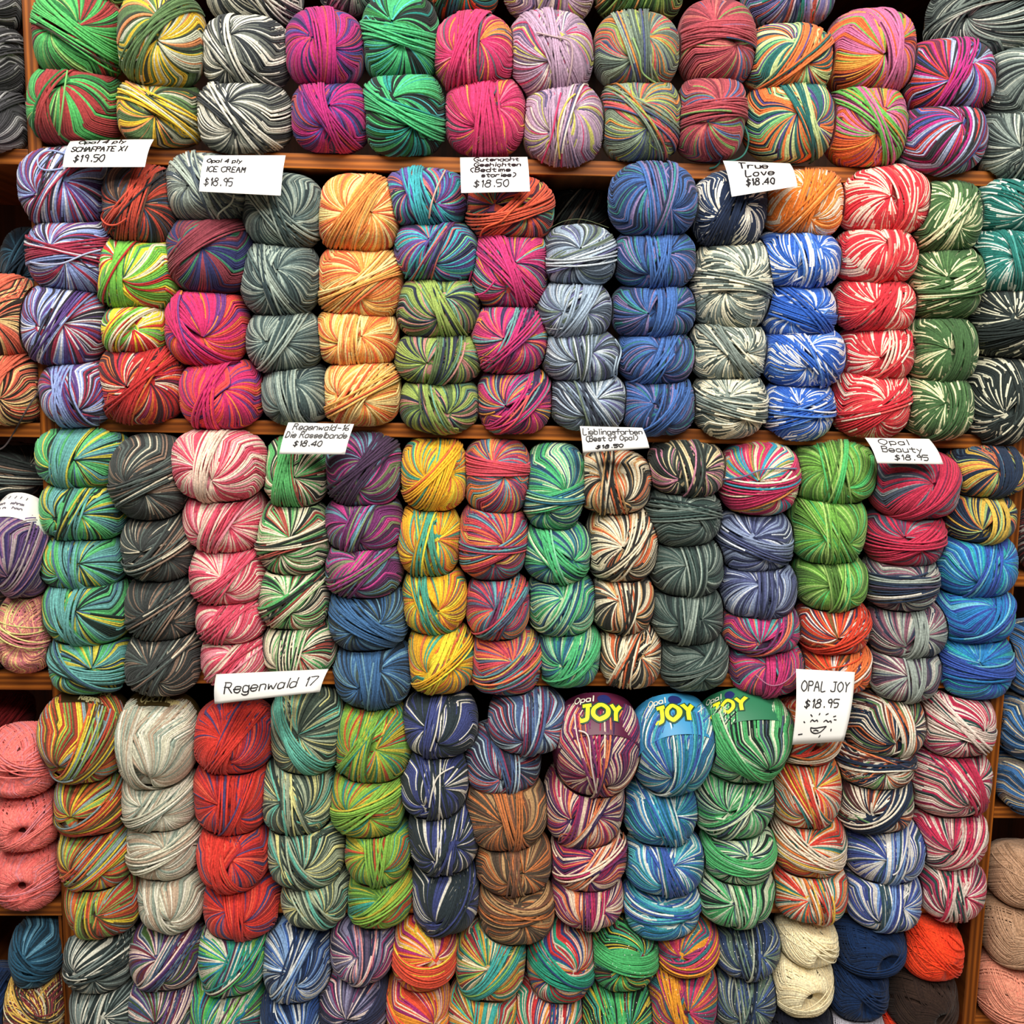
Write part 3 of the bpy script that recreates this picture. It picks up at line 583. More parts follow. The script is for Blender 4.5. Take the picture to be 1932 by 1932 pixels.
# stacks: (shelf, [ball, ...] from top to bottom); ball = (x0, y0, x1, y1, colourway, slant of the crossing strands, options)
ST = [
 # ---- top shelf
 (1, [(88,-120,238,18,'greenred',20,{}), (70,3,234,155,'greenred',147,{'c':0}), (60,137,234,277,'greenred',70,{'o':.22,'c':2})]),
 (1, [(228,-12,388,167,'yelgrn',50,{'f':.02,'c':1}), (226,163,388,278,'yelgrn',150,{'c':2})]),
 (1, [(393,-90,572,50,'greywhite',130,{'f':-.02}), (385,47,550,175,'greywhite',118,{'o':.25}), (375,165,553,292,'greywhite',130,{'o':.15})]),
 (1, [(537,22,690,170,'magblue',95,{'c':0}), (550,165,702,290,'magblue',115,{'c':0})]),
 (1, [(682,-8,831,162,'grnblk',165,{'c':0}), (685,150,841,298,'grnblk',155,{'c':0})]),
 (1, [(817,28,972,180,'pinkred',80,{'c':0,'o':.1}), (838,155,992,298,'pinkred',95,{'c':0,'o':-.15})]),
 (1, [(948,-105,1122,47,'lilac',90,{'f':-.02}), (953,38,1119,188,'lilac',108,{'c':0}), (984,172,1139,316,'lilac',85,{'c':0})]),
 (1, [(1118,27,1280,172,'greymulti',105,{}), (1130,160,1283,311,'greymulti',140,{})]),
 (1, [(1278,5,1420,167,'dustyred',178,{'o':-.12,'c':0}), (1273,158,1403,305,'dustyred',8,{'c':0})]),
 (1, [(1400,50,1566,182,'orgcream',50,{'c':1}), (1400,163,1570,309,'orgcream',112,{'o':-.3,'c':2})]),
 (1, [(1557,25,1720,182,'pinkorg',97,{'o':-.1,'c':1}), (1553,172,1705,320,'pinkorg',128,{'c':2})]),
 (1, [(1693,78,1869,218,'bluered',68,{'c':2}), (1685,210,1853,332,'bluered',72,{'o':-.15})]),
 (1, [(1740,-60,2010,112,'slate',20,{'f':-.02,'band':'history','yaw':-1.0}), (1853,103,2010,235,'slate',90,{}), (1842,212,2000,347,'slate',80,{})]),
 (1, [(600,-95,708,28,'greywhite',60,{'f':-.03,'l':'dark grey and off-white striped yarn ball at the top edge, beside the magenta balls'})]),
 (1, [(795,-95,942,37,'topmulti',60,{'f':-.03})]),
 (1, [(1122,-95,1288,47,'moss',60,{'f':-.03})]),
 (1, [(1398,-95,1572,54,'lilacblue',90,{'f':-.03})]),
 # ---- second shelf
 (2, [(45,277,212,430,'purpblue',62,{}), (60,422,230,553,'purpblue',178,{'o':-.05,'c':2}), (48,545,207,690,'purpblue',62,{}), (84,685,230,802,'purpblue',93,{'c':0})]),
 (2, [(200,312,337,462,'brownred',62,{'c':1}), (182,455,350,587,'rasta',68,{'o':.3,'c':0}), (200,578,325,668,'rasta',50,{}), (192,655,352,800,'redblk',50,{'c':0})]),
 (2, [(315,290,478,425,'icegrey',120,{}), (320,416,482,555,'maroon',38,{'o':.3,'c':0}), (317,550,473,693,'hotpink',122,{'o':.25,'c':0}), (341,686,502,810,'hotpink',75,{'c':0})]),
 (2, [(462,328,612,472,'spruce',122,{}), (456,463,607,600,'spruce',112,{'o':.1}), (466,592,612,703,'spruce',60,{'o':.15}), (498,690,628,802,'spruce',98,{})]),
 (2, [(601,330,756,480,'orange',62,{'c':1}), (599,474,762,602,'orange',35,{}), (596,587,754,692,'orange',85,{}), (612,684,757,803,'orange',42,{})]),
 (2, [(727,316,882,432,'tealpurp',108,{}), (744,425,905,535,'tealpurp',62,{}), (747,530,906,642,'olive',112,{'c':0}), (744,632,910,727,'olive',70,{}), (754,717,905,814,'olive',112,{})]),
 (2, [(879,335,1044,457,'darkmulti',28,{'c':0}), (889,443,1034,585,'fuchsia',125,{'c':0}), (889,581,1032,707,'fuchsia',58,{}), (900,699,1040,817,'fuchsia',45,{})]),
 (2, [(1020,425,1163,542,'paleblue',12,{}), (1009,537,1154,642,'paleblue',65,{'c':0}), (1020,625,1167,724,'paleblue',98,{}), (1037,709,1180,812,'paleblue',122,{})]),
 (2, [(1147,308,1313,450,'blue',89,{'f':.015}), (1154,440,1311,549,'blue',90,{'c':0}), (1151,539,1309,642,'blue',78,{'c':0}), (1160,624,1307,727,'blue',62,{'c':0}), (1167,714,1309,818,'blue',60,{})]),
 (2, [(1305,322,1442,470,'navywht',70,{'c':0}), (1303,460,1453,629,'gwfleck',175,{}), (1300,610,1441,722,'gwfleck',132,{'c':0}), (1304,705,1443,825,'gwfleck',170,{})]),
 (2, [(1436,318,1587,450,'orgfleck',62,{'c':0}), (1422,441,1580,545,'bluefleck',100,{}), (1433,540,1573,644,'bluefleck',148,{'c':0}), (1434,621,1590,732,'bluefleck',125,{}), (1437,721,1569,830,'bluefleck',10,{})]),
 (2, [(1577,313,1750,447,'redfleck',95,{}), (1574,437,1722,539,'redfleck',80,{}), (1571,531,1721,627,'redfleck',62,{'c':0}), (1580,617,1716,720,'redfleck',62,{}), (1567,700,1709,827,'redfleck',30,{'c':0,'o':-.1})]),
 (2, [(1706,343,1843,480,'grnfleck',60,{}), (1711,472,1842,606,'grnfleck',20,{}), (1707,602,1832,727,'grnfleck',88,{'c':0}), (1699,707,1824,827,'grnfleck',80,{})]),
 (2, [(1828,338,1985,447,'tealfleck',140,{}), (1820,437,1980,554,'tealfleck',110,{'c':0}), (1824,547,1982,674,'blkfleck',22,{'c':0}), (1812,680,1948,838,'blkfleck',82,{})]),
 # ---- third shelf
 (3, [(75,797,247,920,'grnteal',80,{'o':.15,'c':1}), (82,908,247,1015,'grnteal',68,{}), (80,1007,242,1109,'grnteal',100,{'c':1}), (91,1089,252,1211,'grnteal',97,{'c':1}), (99,1192,252,1302,'grnteal',152,{'c':1})]),
 (3, [(213,818,360,977,'charcoal',22,{'f':.01}), (235,973,372,1092,'charcoal',38,{}), (240,1086,380,1202,'charcoal',45,{}), (242,1189,387,1302,'charcoal',50,{})]),
 (3, [(325,806,505,944,'candy',82,{'f':.02,'c':1}), (349,922,505,1037,'candy',65,{}), (361,1026,506,1134,'candy',45,{'c':0}), (374,1118,508,1208,'candy',48,{'c':0}), (384,1192,515,1286,'candy',45,{})]),
 (3, [(499,818,624,954,'grncream',85,{'c':2}), (487,948,624,1082,'grncream',12,{}), (489,1066,624,1182,'grncream',40,{}), (499,1168,637,1272,'grncream',82,{})]),
 (3, [(616,808,759,957,'plum',45,{'c':1}), (615,938,762,1039,'plum',65,{}), (616,1020,762,1124,'plum',40,{}), (621,1103,770,1222,'denim',145,{'c':0}), (630,1208,782,1330,'denim',90,{'c':0})]),
 (3, [(756,820,882,962,'yellow',55,{'c':0}), (750,957,870,1085,'yellow',88,{'c':3}), (759,1071,882,1192,'yellow',108,{'c':3}), (769,1181,894,1304,'yellow',52,{'c':1})]),
 (3, [(872,820,1003,970,'coral',175,{'o':-.3,'c':0}), (864,953,994,1092,'coral',14,{'o':-.15}), (879,1085,999,1202,'coral',60,{}), (887,1189,1024,1302,'coral',30,{})]),
 (3, [(986,833,1104,997,'seagrn',10,{'o':-.25}), (985,987,1114,1095,'seagrn',125,{'c':0}), (994,1078,1122,1194,'seagrn',65,{}), (1012,1179,1131,1287,'seagrn',55,{'c':0})]),
 (3, [(1082,848,1227,965,'tiger',97,{'o':.1}), (1104,961,1238,1092,'tiger',60,{}), (1114,1084,1232,1190,'tiger',90,{}), (1129,1177,1246,1290,'tiger',75,{})]),
 (3, [(1221,826,1364,932,'blkpink',95,{}), (1214,922,1357,1029,'darkgrn',175,{'o':-.15}), (1221,1014,1362,1120,'darkgrn',92,{}), (1224,1107,1362,1207,'darkgrn',88,{}), (1239,1189,1370,1298,'darkgrn',32,{})]),
 (3, [(1354,828,1504,970,'tropic',14,{'o':-.15,'c':1}), (1349,964,1492,1075,'dusk',165,{}), (1355,1058,1499,1162,'dusk',85,{'c':0}), (1357,1138,1505,1224,'pinkteal',50,{}), (1367,1207,1512,1305,'pinkteal',75,{'c':0})]),
 (3, [(1489,823,1647,950,'leaf',88,{}), (1486,933,1629,1059,'leaf',112,{}), (1495,1043,1630,1147,'leaf',90,{}), (1502,1134,1635,1224,'fire',35,{'c':0}), (1507,1209,1637,1296,'fire',40,{'c':1})]),
 (3, [(1639,848,1802,977,'crimson',50,{'o':-.15,'c':0,'f':.01}), (1627,958,1775,1066,'crimson',14,{'c':0}), (1627,1043,1762,1147,'mauvegrey',5,{}), (1631,1134,1780,1234,'mauvegrey',80,{'c':0}), (1629,1214,1767,1312,'mauvegrey',88,{'c':0})]),
 (3, [(1776,833,1927,935,'navyyel',75,{'o':-.1,'c':0}), (1769,929,1907,1017,'navyyel',80,{'c':1}), (1754,1004,1912,1122,'azure',78,{'o':-.1,'c':1}), (1759,1107,1907,1207,'azure',50,{'o':-.1}), (1758,1190,1904,1312,'azure',176,{'c':1})]),
 # ---- fourth shelf
 (4, [(85,1295,243,1467,'autumn',42,{'band':'regenwald','pt':.6,'f':.01}), (110,1449,247,1562,'autumn',22,{'o':-.1}), (116,1544,257,1664,'autumn',45,{}), (132,1638,272,1752,'autumn',85,{})]),
 (4, [(221,1305,375,1477,'stone',105,{'o':.2,'band':'opal','pt':.6,'f':.01}), (232,1449,377,1554,'stone',45,{}), (243,1531,382,1647,'stone',25,{}), (267,1629,392,1742,'stone',110,{})]),
 (4, [(367,1318,522,1450,'redpurp',62,{'c':0}), (369,1428,512,1563,'redpurp',78,{'c':0}), (377,1549,512,1664,'redpurp',105,{'c':0}), (386,1644,534,1757,'redpurp',97,{'c':0})]),
 (4, [(511,1288,652,1452,'forest',125,{'o':.15,'c':2}), (493,1428,634,1565,'forest',100,{}), (507,1544,652,1662,'forest',120,{'o':.1}), (534,1634,662,1734,'forest',125,{})]),
 (4, [(629,1313,780,1467,'lime',65,{}), (624,1443,767,1569,'lime',30,{'c':0}), (652,1539,777,1657,'lime',90,{'c':0}), (656,1634,782,1732,'lime',35,{'c':0})]),
 (4, [(759,1297,902,1420,'midnight',80,{}), (754,1408,884,1532,'midnight',95,{}), (771,1514,902,1637,'midnight',75,{}), (776,1619,902,1748,'midnight',60,{'c':0})]),
 (4, [(921,1295,1070,1412,'berryblue',82,{'f':.012}), (874,1362,1020,1489,'berryblue',97,{'f':-.012,'nh':1}), (876,1463,1032,1594,'bronze',95,{'c':1}), (897,1569,1040,1674,'bronze',95,{}), (901,1653,1047,1767,'bronze',176,{'o':-.4})]),
 (4, [(1044,1298,1207,1507,'joypurple',95,{'band':'joy','f':.02,'pt':.7,'bc':'5c1c3c'}), (1024,1438,1177,1592,'joypurple',68,{}), (1037,1559,1182,1667,'joypurple',35,{}), (1039,1639,1174,1732,'joypurple',85,{})]),
 (4, [(1189,1304,1345,1500,'joyblue',80,{'band':'joy','f':.02,'pt':.7,'bc':'3c98cc'}), (1174,1469,1314,1584,'joyblue',115,{}), (1177,1569,1327,1674,'joyblue',112,{'c':3}), (1171,1654,1320,1753,'joyblue',176,{'o':-.35})]),
 (4, [(1316,1296,1489,1470,'joygreen',145,{'band':'joy','f':.015,'pt':.7,'c':0,'bc':'2f7c58'}), (1302,1433,1457,1572,'joygreen',50,{}), (1319,1549,1459,1652,'joygreen',178,{'o':-.15,'c':0}), (1311,1627,1457,1730,'joygreen',90,{})]),
 (4, [(1450,1320,1580,1433,'poppy',20,{}), (1449,1419,1582,1550,'poppy',115,{'o':.15}), (1454,1529,1592,1642,'poppy',160,{'c':1}), (1454,1624,1594,1720,'poppy',100,{})]),
 (4, [(1589,1298,1739,1418,'camp',95,{'o':-.15}), (1569,1392,1720,1474,'camp',172,{'o':-.2}), (1570,1454,1717,1559,'camp',45,{'c':0}), (1589,1544,1740,1652,'bluewhite',80,{'o':-.1}), (1587,1634,1732,1738,'bluewhite',86,{})]),
 (4, [(1729,1298,1870,1420,'rose',150,{'c':1}), (1709,1409,1864,1532,'rose',118,{'o':-.2,'c':0}), (1714,1519,1855,1624,'rose',55,{}), (1724,1609,1850,1722,'rose',95,{})]),
 # ---- lowest shelf
 (5, [(132,1733,262,1852,'ash',22,{}), (139,1835,277,1962,'ash',80,{})]),
 (5, [(251,1727,387,1852,'wine',50,{}), (244,1833,374,1955,'wine',50,{})]),
 (5, [(376,1724,507,1862,'parrot',55,{}), (357,1838,502,1962,'parrot',60,{})]),
 (5, [(499,1723,627,1874,'sky',65,{}), (494,1853,612,1970,'sky',120,{'c':1})]),
 (5, [(622,1720,747,1837,'mauve',78,{}), (602,1823,735,1950,'mauve',20,{'c':1})]),
 (5, [(737,1720,862,1852,'sunset',174,{'o':-.1,'c':0}), (727,1833,850,1962,'sunset',155,{})]),
 (5, [(859,1728,992,1875,'carnival',50,{'c':1}), (844,1848,977,1965,'carnival',75,{'c':1})]),
 (5, [(994,1727,1122,1874,'circus',155,{'o':-.15,'c':1}), (964,1853,1097,1970,'circus',65,{})]),
 (5, [(1109,1723,1239,1855,'clover',170,{'o':-.2,'c':0}), (1091,1843,1232,1970,'clover',100,{'c':0})]),
 (5, [(1234,1722,1352,1822,'fiesta',18,{}), (1219,1808,1352,1950,'fiesta',110,{'c':2})]),
 (5, [(1341,1728,1469,1824,'navygrey',95,{}), (1334,1813,1462,1922,'navygrey',88,{}), (1324,1899,1457,1975,'navygrey',90,{})]),
 (5, [(1462,1716,1572,1802,'cream',0,{'h':.27}), (1447,1783,1567,1900,'cream',0,{'h':.27}), (1443,1878,1564,1985,'black',0,{'h':.25})]),
 (5, [(1567,1718,1700,1820,'navy',0,{'h':.27}), (1554,1798,1670,1909,'navy',0,{'h':.27}), (1545,1885,1662,1990,'palelilac',0,{'h':.25})]),
 (5, [(1688,1722,1806,1830,'neon',0,{'h':.12}), (1670,1813,1797,1942,'brown',0,{'h':.1}), (1655,1893,1790,1990,'neon',0,{'h':.12})]),
 # ---- bay to the left of the left upright
 (6, [(-75,-50,42,62,'greygrey',60,{}), (-62,60,46,190,'greygrey',45,{}), (-80,175,50,292,'greygrey',50,{})]),
 (2, [(1040,345,1152,445,'charcoal',60,{'f':-.12,'l':'charcoal yarn ball in the dark gap behind the pale steel blue stack'})]),
 (6, [(-60,838,104,935,'charcoal',170,{'f':-.07,'band':'strip','yaw':.9,'l':'dark skein with a pale paper band under the left bay shelf'})]),
 (6, [(12,430,110,560,'ink',60,{'f':-.12,'l':'dark ink blue yarn ball in shadow at the back of the left bay'})]),
 (6, [(-62,520,84,674,'tanblk',75,{'c':0}), (-60,666,86,802,'tanblk',60,{'c':0})]),
 (6, [(-90,945,36,1060,'ink',150,{'f':-.02,'l':'dark ink blue yarn ball with loose strands at the left edge of the photo'}), (-75,1050,14,1272,'charcoal',70,{'l':'dark charcoal yarn ball cut off by the left edge, beside the peach ball'})]),
 (6, [(-6,925,100,1135,'grape',40,{'f':.01,'band':'white','pt':.85}), (5,1124,107,1265,'peach',25,{'h':.25})]),
 (6, [(-45,1308,60,1385,'darkred',40,{'f':-.1})]),
 (6, [(-22,1365,115,1496,'flamingo',0,{'h':.27,'f':.01}), (0,1489,120,1592,'flamingo',0,{'h':.25}), (0,1579,124,1705,'flamingo',0,{'h':.25})]),
 (6, [(28,1730,120,1842,'tealdark',150,{}), (18,1823,124,1972,'plaid',10,{'h':.25})]),
 (6, [(-60,1826,30,1970,'navy',60,{'l':'dark navy yarn ball at the bottom left corner of the photo'})]),
 # ---- bay to the right of the right upright
 (7, [(1925,950,2050,1088,'blackred',90,{})]),
 (7, [(1888,1170,2030,1312,'bluebrown',90,{}), (1880,1308,2020,1424,'bluebrown',60,{}), (1874,1418,2014,1524,'bluebrown',70,{})]),
 (7, [(1862,1588,1990,1700,'tan',0,{'h':.25}), (1851,1690,1985,1812,'tan',0,{'h':.25}), (1843,1806,1936,1920,'salmon',0,{'h':.12})]),
]
# ------------------------------------------------------------------ place every ball
BOARD_OF = {1: (1, 0), 2: (2, 1), 3: (3, 2), 4: (4, 3), 5: (5, 4)}   # board below, board above
def clamp_for(shelf):
    def f(X):
        ins = X[:, 1] > -.004
        x, z = X[:, 0], X[:, 2]
        if shelf <= 5:
            lo = ZTOP[BOARD_OF[shelf][0]](x) + .0008; hi = ZBOT[BOARD_OF[shelf][1]](x) - .0008
            xl = xl_in(z) + .0008; xr = xr_in(z) - .0008
        else:
            T, B = (LZT, LZB) if shelf == 6 else (RZT, RZB)
            zc = z.mean(); k = max(i for i in range(len(T)) if B[i] > zc or i == 0)
            lo = T[k + 1] + .0008 if k + 1 < len(T) else -1; hi = B[k] - .0008
            lo = np.full(len(z), lo); hi = np.full(len(z), hi)
            if shelf == 6: xl, xr = np.full(len(z), -9.), xl_out(z) - .0008
            else: xl, xr = xr_out(z) + .0008, np.full(len(z), 9.)
        X[:, 2] = np.where(ins, np.clip(z, lo, np.maximum(hi, lo)), z)
        X[:, 0] = np.where(ins, np.clip(x, xl, xr), x)
        X[:, 1] = np.minimum(X[:, 1], SHELF_DEPTH - .002)
        return X
    return f

def dull(h, k=.97):
    v = [int(h[i:i + 2], 16) for i in (0, 2, 4)]; g_ = .35 * v[0] + .5 * v[1] + .15 * v[2]
    return ''.join('%02x' % int(max(0, min(255, (g_ + (x - g_) * k) * 1.0))) for x in v)
MATS = {k: yarn_mat(v[0] + ' wool', [dull(c[0]) for c in v[1]], 'glittering' in v[0]) for k, v in PAL.items()}
ORD = {1: ['the only'], 2: ['upper', 'lower'], 3: ['topmost', 'middle', 'lowest'],
       4: ['topmost', 'second', 'third', 'lowest'], 5: ['topmost', 'second', 'third', 'fourth', 'lowest']}
NUM = {2: 'two', 3: 'three', 4: 'four', 5: 'five'}
BALLS = {}
def inside(X, g):
    """how deep points lie in a ball already placed: < 1 is inside"""
    U = X - g['ctr']; U = U.copy(); U[:, 1] -= g['shear'] * U[:, 2]
    U = U @ g['R']
    h = (np.abs(U[:, 0] / g['a']) ** g['p'] + np.abs(U[:, 2] / g['c']) ** g['p'] + 1e-12) ** (2 / g['p']) + (U[:, 1] / g['b']) ** 2
    return np.sqrt(h)
def squash(near, base):
    """soft contact: a ball gives way to the neighbours it is pressed against"""
    def f(X):
        for g in near:
            h = inside(X, g)
            m = h < 1.08
            if m.any():
                h = np.maximum(h[m], .35)
                X[m] = g['ctr'] + (X[m] - g['ctr']) * (1.08 / h)[:, None]
        return base(X)
    return f

seed = 100
for si, (shelf, balls) in enumerate(ST):
    keys = [b_[4] for b_ in balls]
    for bi, (x0, y0, x1, y1, key, sash, o) in enumerate(balls):
        seed += 1
        rr = random.Random(seed)
        k, n = keys[:bi].count(key), keys.count(key)
        desc, pal = PAL[key]
        lab = o.get('l')
        if not lab:
            if n == 1:
                lab = '%s yarn ball, the only one of its colours, %s' % (desc, SHELF_NAME[shelf])
            else:
                lab = '%s yarn ball, %s of %s in its stack, %s' % (desc, ORD[n][k], NUM[n], SHELF_NAME[shelf])
        yc = .012 - o.get('f', 0) + rr.uniform(-.003, .003)
        hid = .10 * (y1 - y0) if bi > 0 and not o.get('nh') else 0            # top tucked in under the ball above
        cx, cy = (x0 + x1) / 2, (y0 - hid + y1) / 2
        s = mpp(cx, cy, yc)
        a = (x1 - x0) / 2 * s - YR * 1.2
        c = (y1 - y0 + hid) / 2 * s - YR * 1.0
        b = .056 + rr.uniform(-.003, .003)
        pt = o.get('pt', 0)
        if pt: b = .060; c = c * .95
        shear = .12 + rr.uniform(-.03, .04)
        pp = rr.uniform(2.5, 3.0); pit = (pt or .10) + rr.uniform(-.05, .08)
        yaw = o.get('yaw', rr.uniform(-.12, .12)); rol = rr.uniform(-.05, .05)
        ctr = at(cx, cy, yc)
        root = thing('yarn_ball', lab, 'yarn', ctr, 'balls of yarn on the ' + SHELF_NAME[shelf] if shelf < 6 else 'balls of yarn in the ' + SHELF_NAME[shelf])
        sc = o.get('c')
        sw = o.get('w', rr.uniform(.34, .62))
        near = [g for g in BALLS.values() if np.linalg.norm(g['ctr'] - np.array(ctr)) < .16]
        off = o.get('o', rr.uniform(-.08, .08))
        R = build_ball(np.array(ctr), a, b, c, pal, MATS[key], seed, sash=sash if not o.get('h') else rr.choice([20, 35, 150, 160]), pitch=pit, yaw=yaw, roll=rol, shear=shear,
                   p=pp, sw=sw, off=off, hole=o.get('h', 0.), sashcol=sc, parent=root, clampf=squash(near, clamp_for(shelf)),
                   yr=.72 if o.get('h') else 1.0)
        BALLS[(si, bi)] = dict(shear=shear, p=pp, root=root, ctr=np.array(ctr), a=a, b=b, c=c, R=R, pt=pt, o=o, key=key)
# ------------------------------------------------------------------ handwriting: a pen font, points on a 0-9 grid (baseline 2, x height 6, capitals 9)
FONT = {
 'A': '022952 1545', 'B': '0209 093948473606 3645433202', 'C': '5849290704224253', 'D': '0209 092947442202', 'E': '490902 0635 0242',
 'F': '490902 0635', 'G': '58492907042242535535', 'H': '0902 4942 0646', 'I': '2922', 'J': '4943321203 2959', 'L': '090242',
 'M': '020925 254942', 'N': '02095259', 'O': '290704223254573929', 'P': '0209 093948473606', 'R': '0209 093948473606 2652',
 'S': '584929181726455453422213', 'T': '0959 2922', 'X': '0952 5902', 'Y': '0926 492622',
 'a': '4536160503123243 4642', 'b': '0902 0516364543321203', 'c': '4536160503123243', 'd': '4942 4536160503123243', 'e': '04444536160503123243',
 'f': '48392822 0646', 'g': '4536160503123243 4641301001', 'h': '0902 0516364542', 'i': '1612 1819', 'k': '0902 3604 1432',
 'l': '1912', 'm': '0602 05162522 25364542', 'n': '0602 0516364542', 'o': '160503123243453616', 'p': '0600 0516364543321203',
 'r': '0602 04163646', 's': '45361605143443321203', 't': '28233242 0646', 'u': '0603123243 4642', 'v': '062246', 'w': '0612254256',
 'y': '0624 4610', '(': '3918051331', ')': '1938453311', '-': '1545', '.': '2223', '$': '473817163544332203 2921',
 '0': '290704223244473929', '1': '172922', '4': '4942 4904 0454', '5': '4909063645433212', '6': '391704123243443504', '7': '094912',
 '8': '261718293948472605031232434526', '9': '46362617182939474642', ' ': '',
}
def strokes(text, slant=.12, jit=.25, rnd=None):
    """list of polylines in em units (cap height 7) and the total width"""
    x = 0.; out = []
    for ch in text:
        g = FONT.get(ch, '')
        w = 0
        for st in g.split():
            n = len(st) // 2
            pts = [(int(st[2 * i]), int(st[2 * i + 1])) for i in range(n)]
            if n == 1: pts.append((pts[0][0] + .3, pts[0][1]))
            w = max(w, max(p_[0] for p_ in pts))
            P_ = [np.array([x + p_[0] + slant * p_[1] + rnd.uniform(-jit, jit), p_[1] - 2 + rnd.uniform(-jit, jit)]) for p_ in pts]
            out.append(P_)
        x += (w if g else 2) + 1.7
    return out, x - 1.7
def smooth(P_, n=4):
    if len(P_) < 3: return np.array([P_[0] * (1 - t) + P_[-1] * t for t in np.linspace(0, 1, 9)])
    Q_ = [P_[0]] + list(P_) + [P_[-1]]
    r = []
    for i in range(1, len(Q_) - 2):
        for k in range(n):
            t = k / n
            a0, a1, a2, a3 = Q_[i - 1], Q_[i], Q_[i + 1], Q_[i + 2]
            r.append(.5 * (2 * a1 + (a2 - a0) * t + (2 * a0 - 5 * a1 + 4 * a2 - a3) * t * t + (3 * a1 - a0 - 3 * a2 + a3) * t ** 3))
    r.append(Q_[-1]); return np.array(r)
def ink(lines, surface, width, rnd, jit=.25, up_=0.):
    """lines: (text, u, v of the baseline start, cap height in v, width in u or None, rotation) on surface(u, v, lift) -> point; width = pen width in v units"""
    V, Fc = [], []
    for text, u0, v0, hgt, wid, *rest in lines:
        rot = rest[0] if rest else 0
        st, tw = strokes(text, rnd=rnd, jit=jit) if isinstance(text, str) else (text, 7)
        sy = hgt / 7.; sx_ = wid / max(tw, 1) if wid else sy
        for s in st:
            p_ = smooth(s)
            q_ = np.stack([p_[:, 0] * sx_, p_[:, 1] * sy], 1)
            q_[:, 1] += q_[:, 0] * rot
            t_ = np.gradient(q_, axis=0); t_ /= np.linalg.norm(t_, axis=1, keepdims=True) + 1e-9
            nn = np.stack([-t_[:, 1], t_[:, 0]], 1)
            q_[0] -= t_[0] * width[1] * .3; q_[-1] += t_[-1] * width[1] * .3
            b0 = len(V)
            for k in range(len(q_)):
                for sg in (-1, 1):
                    e = q_[k] + sg * .5 * nn[k] * np.array(width)
                    V.append(surface(u0 + e[0], v0 + e[1], .0007 + up_))
            for k in range(len(q_) - 1):
                i = b0 + 2 * k; Fc.append((i, i + 1, i + 3, i + 2))
    return V, Fc

def plain(name, hexcol, rough=.6, noise=.04):
    m, nt, N, L, b = new_mat(name)
    n1 = N.new('ShaderNodeTexNoise'); n1.inputs['Scale'].default_value = 60
    r = N.new('ShaderNodeValToRGB'); c_ = srgb(hexcol)
    r.color_ramp.elements[0].color = tuple(max(0, x * (1 - 2 * noise)) for x in c_[:3]) + (1,)
    r.color_ramp.elements[1].color = c_
    L.new(n1.outputs[0], r.inputs[0]); L.new(r.outputs[0], b.inputs['Base Color']); b.inputs['Roughness'].default_value = rough
    return m
M_PAPER = plain('white card', 'fbfaf6', .7, .01)
M_INK = plain('black felt pen', '17141a', .5)

def card(label, tl, tr, br, bl, lines, y_top=-.022, y_bot=-.064, curl=.006, pen=.022, seed=1, extra=None, jit=.25):
    A, B_ = at(*tl, y_top), at(*tr, y_top)
    C_, D_ = at(*br, y_bot), at(*bl, y_bot)
    base = (A + B_) / 2
    wv = np.linalg.norm(B_ - A); hv = np.linalg.norm(A - D_)
    nrm = np.cross(B_ - A, A - D_); nrm /= np.linalg.norm(nrm)
    if nrm[1] > 0: nrm = -nrm
    def surf_(u, v, lift=0.):
        P_ = (D_ * (1 - u) + C_ * u) * (1 - v) + (A * (1 - u) + B_ * u) * v
        return P_ + nrm * (curl * (math.sin(math.pi * v) * .6 + .5 * (u - .5) * (1 - v)) + lift) - base
    root = thing('price_card', label, 'sign', base, 'handwritten price cards hanging from the shelf edges')
    nx, ny = 14, 10
    V = [surf_(i / nx, j / ny) for j in range(ny + 1) for i in range(nx + 1)]
    Fc = [(j * (nx + 1) + i, j * (nx + 1) + i + 1, (j + 1) * (nx + 1) + i + 1, (j + 1) * (nx + 1) + i) for j in range(ny) for i in range(nx)]
    o = link_mesh('paper', V, Fc, M_PAPER, root)
    md = o.modifiers.new('thick', 'SOLIDIFY'); md.thickness = .0003
    V, Fc = ink(lines, surf_, (pen * hv / wv, pen), random.Random(seed), jit)
    if extra:
        V2, F2 = ink(extra, surf_, (pen * hv / wv, pen), random.Random(seed + 1), 0)
        F2 = [tuple(i + len(V) for i in f) for f in F2]; V += V2; Fc += F2
    link_mesh('handwriting', V, Fc, M_INK, root, smooth=False)
    return root

card('white price card reading Opal 4 ply SCHAFPATE XI $19.50', (133,266), (291,262), (274,317), (117,313),
     [('Opal 4 ply', .12, .80, .16, .55), ('SCHAFPATE XI', .06, .46, .18, .66), ('$19.50', .12, .14, .20, .36)], seed=3, pen=.03)
card('white price card reading Opal 4 ply ICE CREAM $18.95', (386,293), (539,293), (530,371), (375,359),
     [('Opal 4 ply', .05, .74, .12, .42), ('ICE CREAM', .05, .47, .14, .48), ('$18.95', .05, .14, .17, .34)], seed=4, y_top=-.03, y_bot=-.072, pen=.022)
card('white price card reading Gutenacht Geshichten (Bedtime stories) $18.50', (868,297), (995,296), (1000,363), (870,362),
     [('Gutenacht', .20, .84, .13, .66), ('Geshichten', .20, .66, .12, .68), ('(Bedtime', .14, .50, .12, .58), ('stories)', .30, .36, .10, .50), ('$18.50', .18, .12, .16, .50)], seed=5, pen=.024)
card('white price card reading True Love $18.40', (1364,303), (1490,308), (1504,353), (1381,369),
     [('True', .20, .70, .22, .42), ('Love', .26, .44, .20, .42), ('$18.40', .24, .20, .18, .42, -.1)], seed=6, pen=.03, y_bot=-.066)
